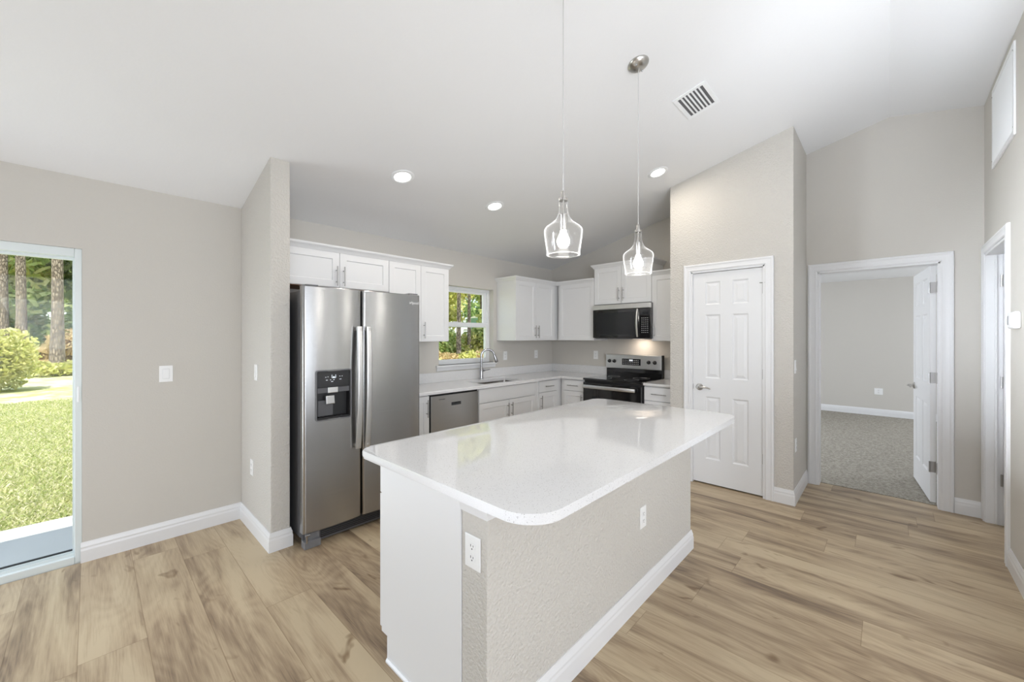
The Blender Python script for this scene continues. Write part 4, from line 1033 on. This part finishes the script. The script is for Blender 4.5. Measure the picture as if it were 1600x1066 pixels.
# pines in front of the wood, seen through the glass door
tree('pine_tree', -1.00, 27.5, 17, 2.4, 11, .22, 'leaf_mid', 700, .35, 'tall pine trunk nearest the right edge of the glass door')
tree('pine_tree', -2.27, 30.5, 18, 2.4, 12, .20, 'leaf_mid', 700, .35, 'tall pine trunk in the middle of the glass door view')
tree('pine_tree', -3.08, 33.5, 18, 2.4, 12, .19, 'leaf_mid', 700, .35, 'darker tall pine trunk at the left edge of the glass door view')
bush(-1.95, 18.6, 1.0, 1.75, 'leaf_lime', 5200, .055, 'rounded yellow green bush at the edge of the lawn')
bush(-.95, 24.5, .9, .7, 'leaf_lime', 900, .09, 'low yellow green shrub at the foot of the nearest pine')
bush(-.35, 30.0, 1.4, 1.9, 'leaf_dry', 1500, .13, 'tan and orange shrub right of the nearest pine')
k = 0
for x, y, h, r, lf in ((-9, 38, 9, 3.2, 'leaf_mid'), (-6.2, 36, 11, 3.2, 'leaf_mid'), (-3.8, 38, 9.5, 3.0, 'leaf_lime'), (-1.4, 36.5, 9, 2.8, 'leaf_mid'), (1.2, 38, 10, 3.0, 'leaf_dark'), (3.9, 36, 9, 3.0, 'leaf_mid'), (-5, 45, 14, 3.6, 'leaf_dark'), (-1, 46, 14, 3.6, 'leaf_mid'), (3, 45, 13, 3.6, 'leaf_dark')):
    k += 1
    tree('broadleaf_tree', x, y, h, r, .3, .12, lf, 5200, .20, 'dense leafy tree in the wood beyond the lawn', group='trees of the wood beyond the lawn')
for i in range(7):
    bush(-8+i*2.1, 41+rnd.uniform(-1, 1), 1.7, 2.6, 'leaf_mid' if i % 2 else 'leaf_dark', 1500, .2, 'green undergrowth below the trees of the wood beyond the lawn', 'undergrowth of the wood beyond the lawn')
# wood seen through the sink window
tree('slender_tree', 13.0, 16.0, 9, 1.7, 4.5, .13, 'leaf_lime', 1800, .15, 'slender trunk left of centre in the sink window')
tree('slender_tree', 14.55, 17.0, 10, 1.7, 5.5, .115, 'leaf_mid', 1600, .15, 'pale slender trunk right of centre in the sink window')
for x, y, h, r, lf, n in ((13.6, 20.5, 7, 2.0, 'leaf_lime', 3800), (16.4, 21.8, 8, 2.0, 'leaf_lime', 3000), (19.6, 21.6, 9.5, 2.0, 'leaf_mid', 2600), (20.0, 27, 10, 2.6, 'leaf_lime', 3000), (16.5, 28, 10, 2.6, 'leaf_mid', 3600), (28, 31, 12, 3.6, 'leaf_dark', 4200), (23, 33, 12, 3.6, 'leaf_dark', 4200)):
    tree('broadleaf_tree', x, y, h, r, 2.6, .10, lf, n, .15, 'leafy tree in the wood outside the sink window', group='trees outside the sink window')
for i in range(12):
    a = i/11
    bush(9.0+a*9.5 + rnd.uniform(-.3, .3), 15.5-a*1.2+rnd.uniform(-.8, .8), .95, .85, 'leaf_lime' if i % 3 == 1 else 'leaf_dry', 1500, .08, 'low yellow green brush outside the sink window' if i % 3 == 1 else 'low dry tan brush outside the sink window', 'low yellow green brush outside the sink window' if i % 3 == 1 else 'dry tan brush outside the sink window')
for i in range(6):
    a = i/5
    bush(11.5+a*7.5, 18.0-a*1.0, 1.2, 2.0+.5*(i % 2), 'leaf_lime' if i % 2 == 0 else 'leaf_mid', 1500, .11, 'leafy bush behind the dry brush outside the sink window', 'bushes behind the dry brush')
# white rail fence and teal shed beyond the brush
t = thing('rail_fence', (17, 19.2, -.17), 'white rail fence beyond the brush outside the sink window', 'fence')
f0, f1 = Vector((11.0, 18.6, 0)), Vector((24.0, 17.4, 0)); fd_ = (f1-f0)
MB().tube([f0+Z*1.28, f1+Z*1.28], .025, 6).build('top_rail', M['whitefence'], t); MB().tube([f0+Z*.65, f1+Z*.65], .025, 6).build('lower_rail', M['whitefence'], t)
for i in range(6):
    p = f0+fd_*(i/5); MB().box((p.x-.05, p.y-.05, -.2), (p.x+.05, p.y+.05, 1.35)).build('post', M['whitefence'], t)
t = thing('shed', (28, 26.4, -.17), 'teal sided shed at the right of the sink window view', 'shed')
sh = MB().box((24, 25, -.2), (32, 27.8, 3.1))
sh.build('wall', M['teal'], t)
mb = MB()
for i in range(14): mb.box((23.97, 24.97, .1+i*.21), (24, 27.8, .11+i*.21)).box((23.97, 24.97, .1+i*.21), (32, 25, .11+i*.21))
mb.build('siding', M['teal'], t)
MB().prism([(24.7, 3.1), (26.4, 3.35), (28.1, 3.1)], 23.7, 32.3, Matrix(((0,0,1,0),(1,0,0,0),(0,1,0,0),(0,0,0,1)))).build('roof', M['whitefence'], t)
MB().box((23.94, 24.94, -.2), (24.10, 25.10, 3.1)).box((23.94, 24.94, 1.30), (24.0, 27.8, 1.42)).build('corner_trim', M['whitefence'], t)
# lawn blades close to the glass door
it = []
for _ in range(115000):
    y = 4.93 + 10.0*rnd.random()**1.3; x = rnd.uniform(-.16*y-.5, .06*y+.2) if rnd.random() < .5 else rnd.uniform(-.75*y-1.5, .06*y+.6)
    hgt = rnd.uniform(.010, .030); a = rdir(); a.z = 0; a = a.normalized()*rnd.uniform(.004, .010)
    it.append((Vector((x, y, -.16+hgt)), a, Vector((rnd.uniform(-.03, .03), rnd.uniform(-.03, .03), hgt))))
g = quads('lawn_grass', M['grass'], None, it); tag(g, 'sunlit yellow green grass of the back lawn', 'grass', kind='stuff')
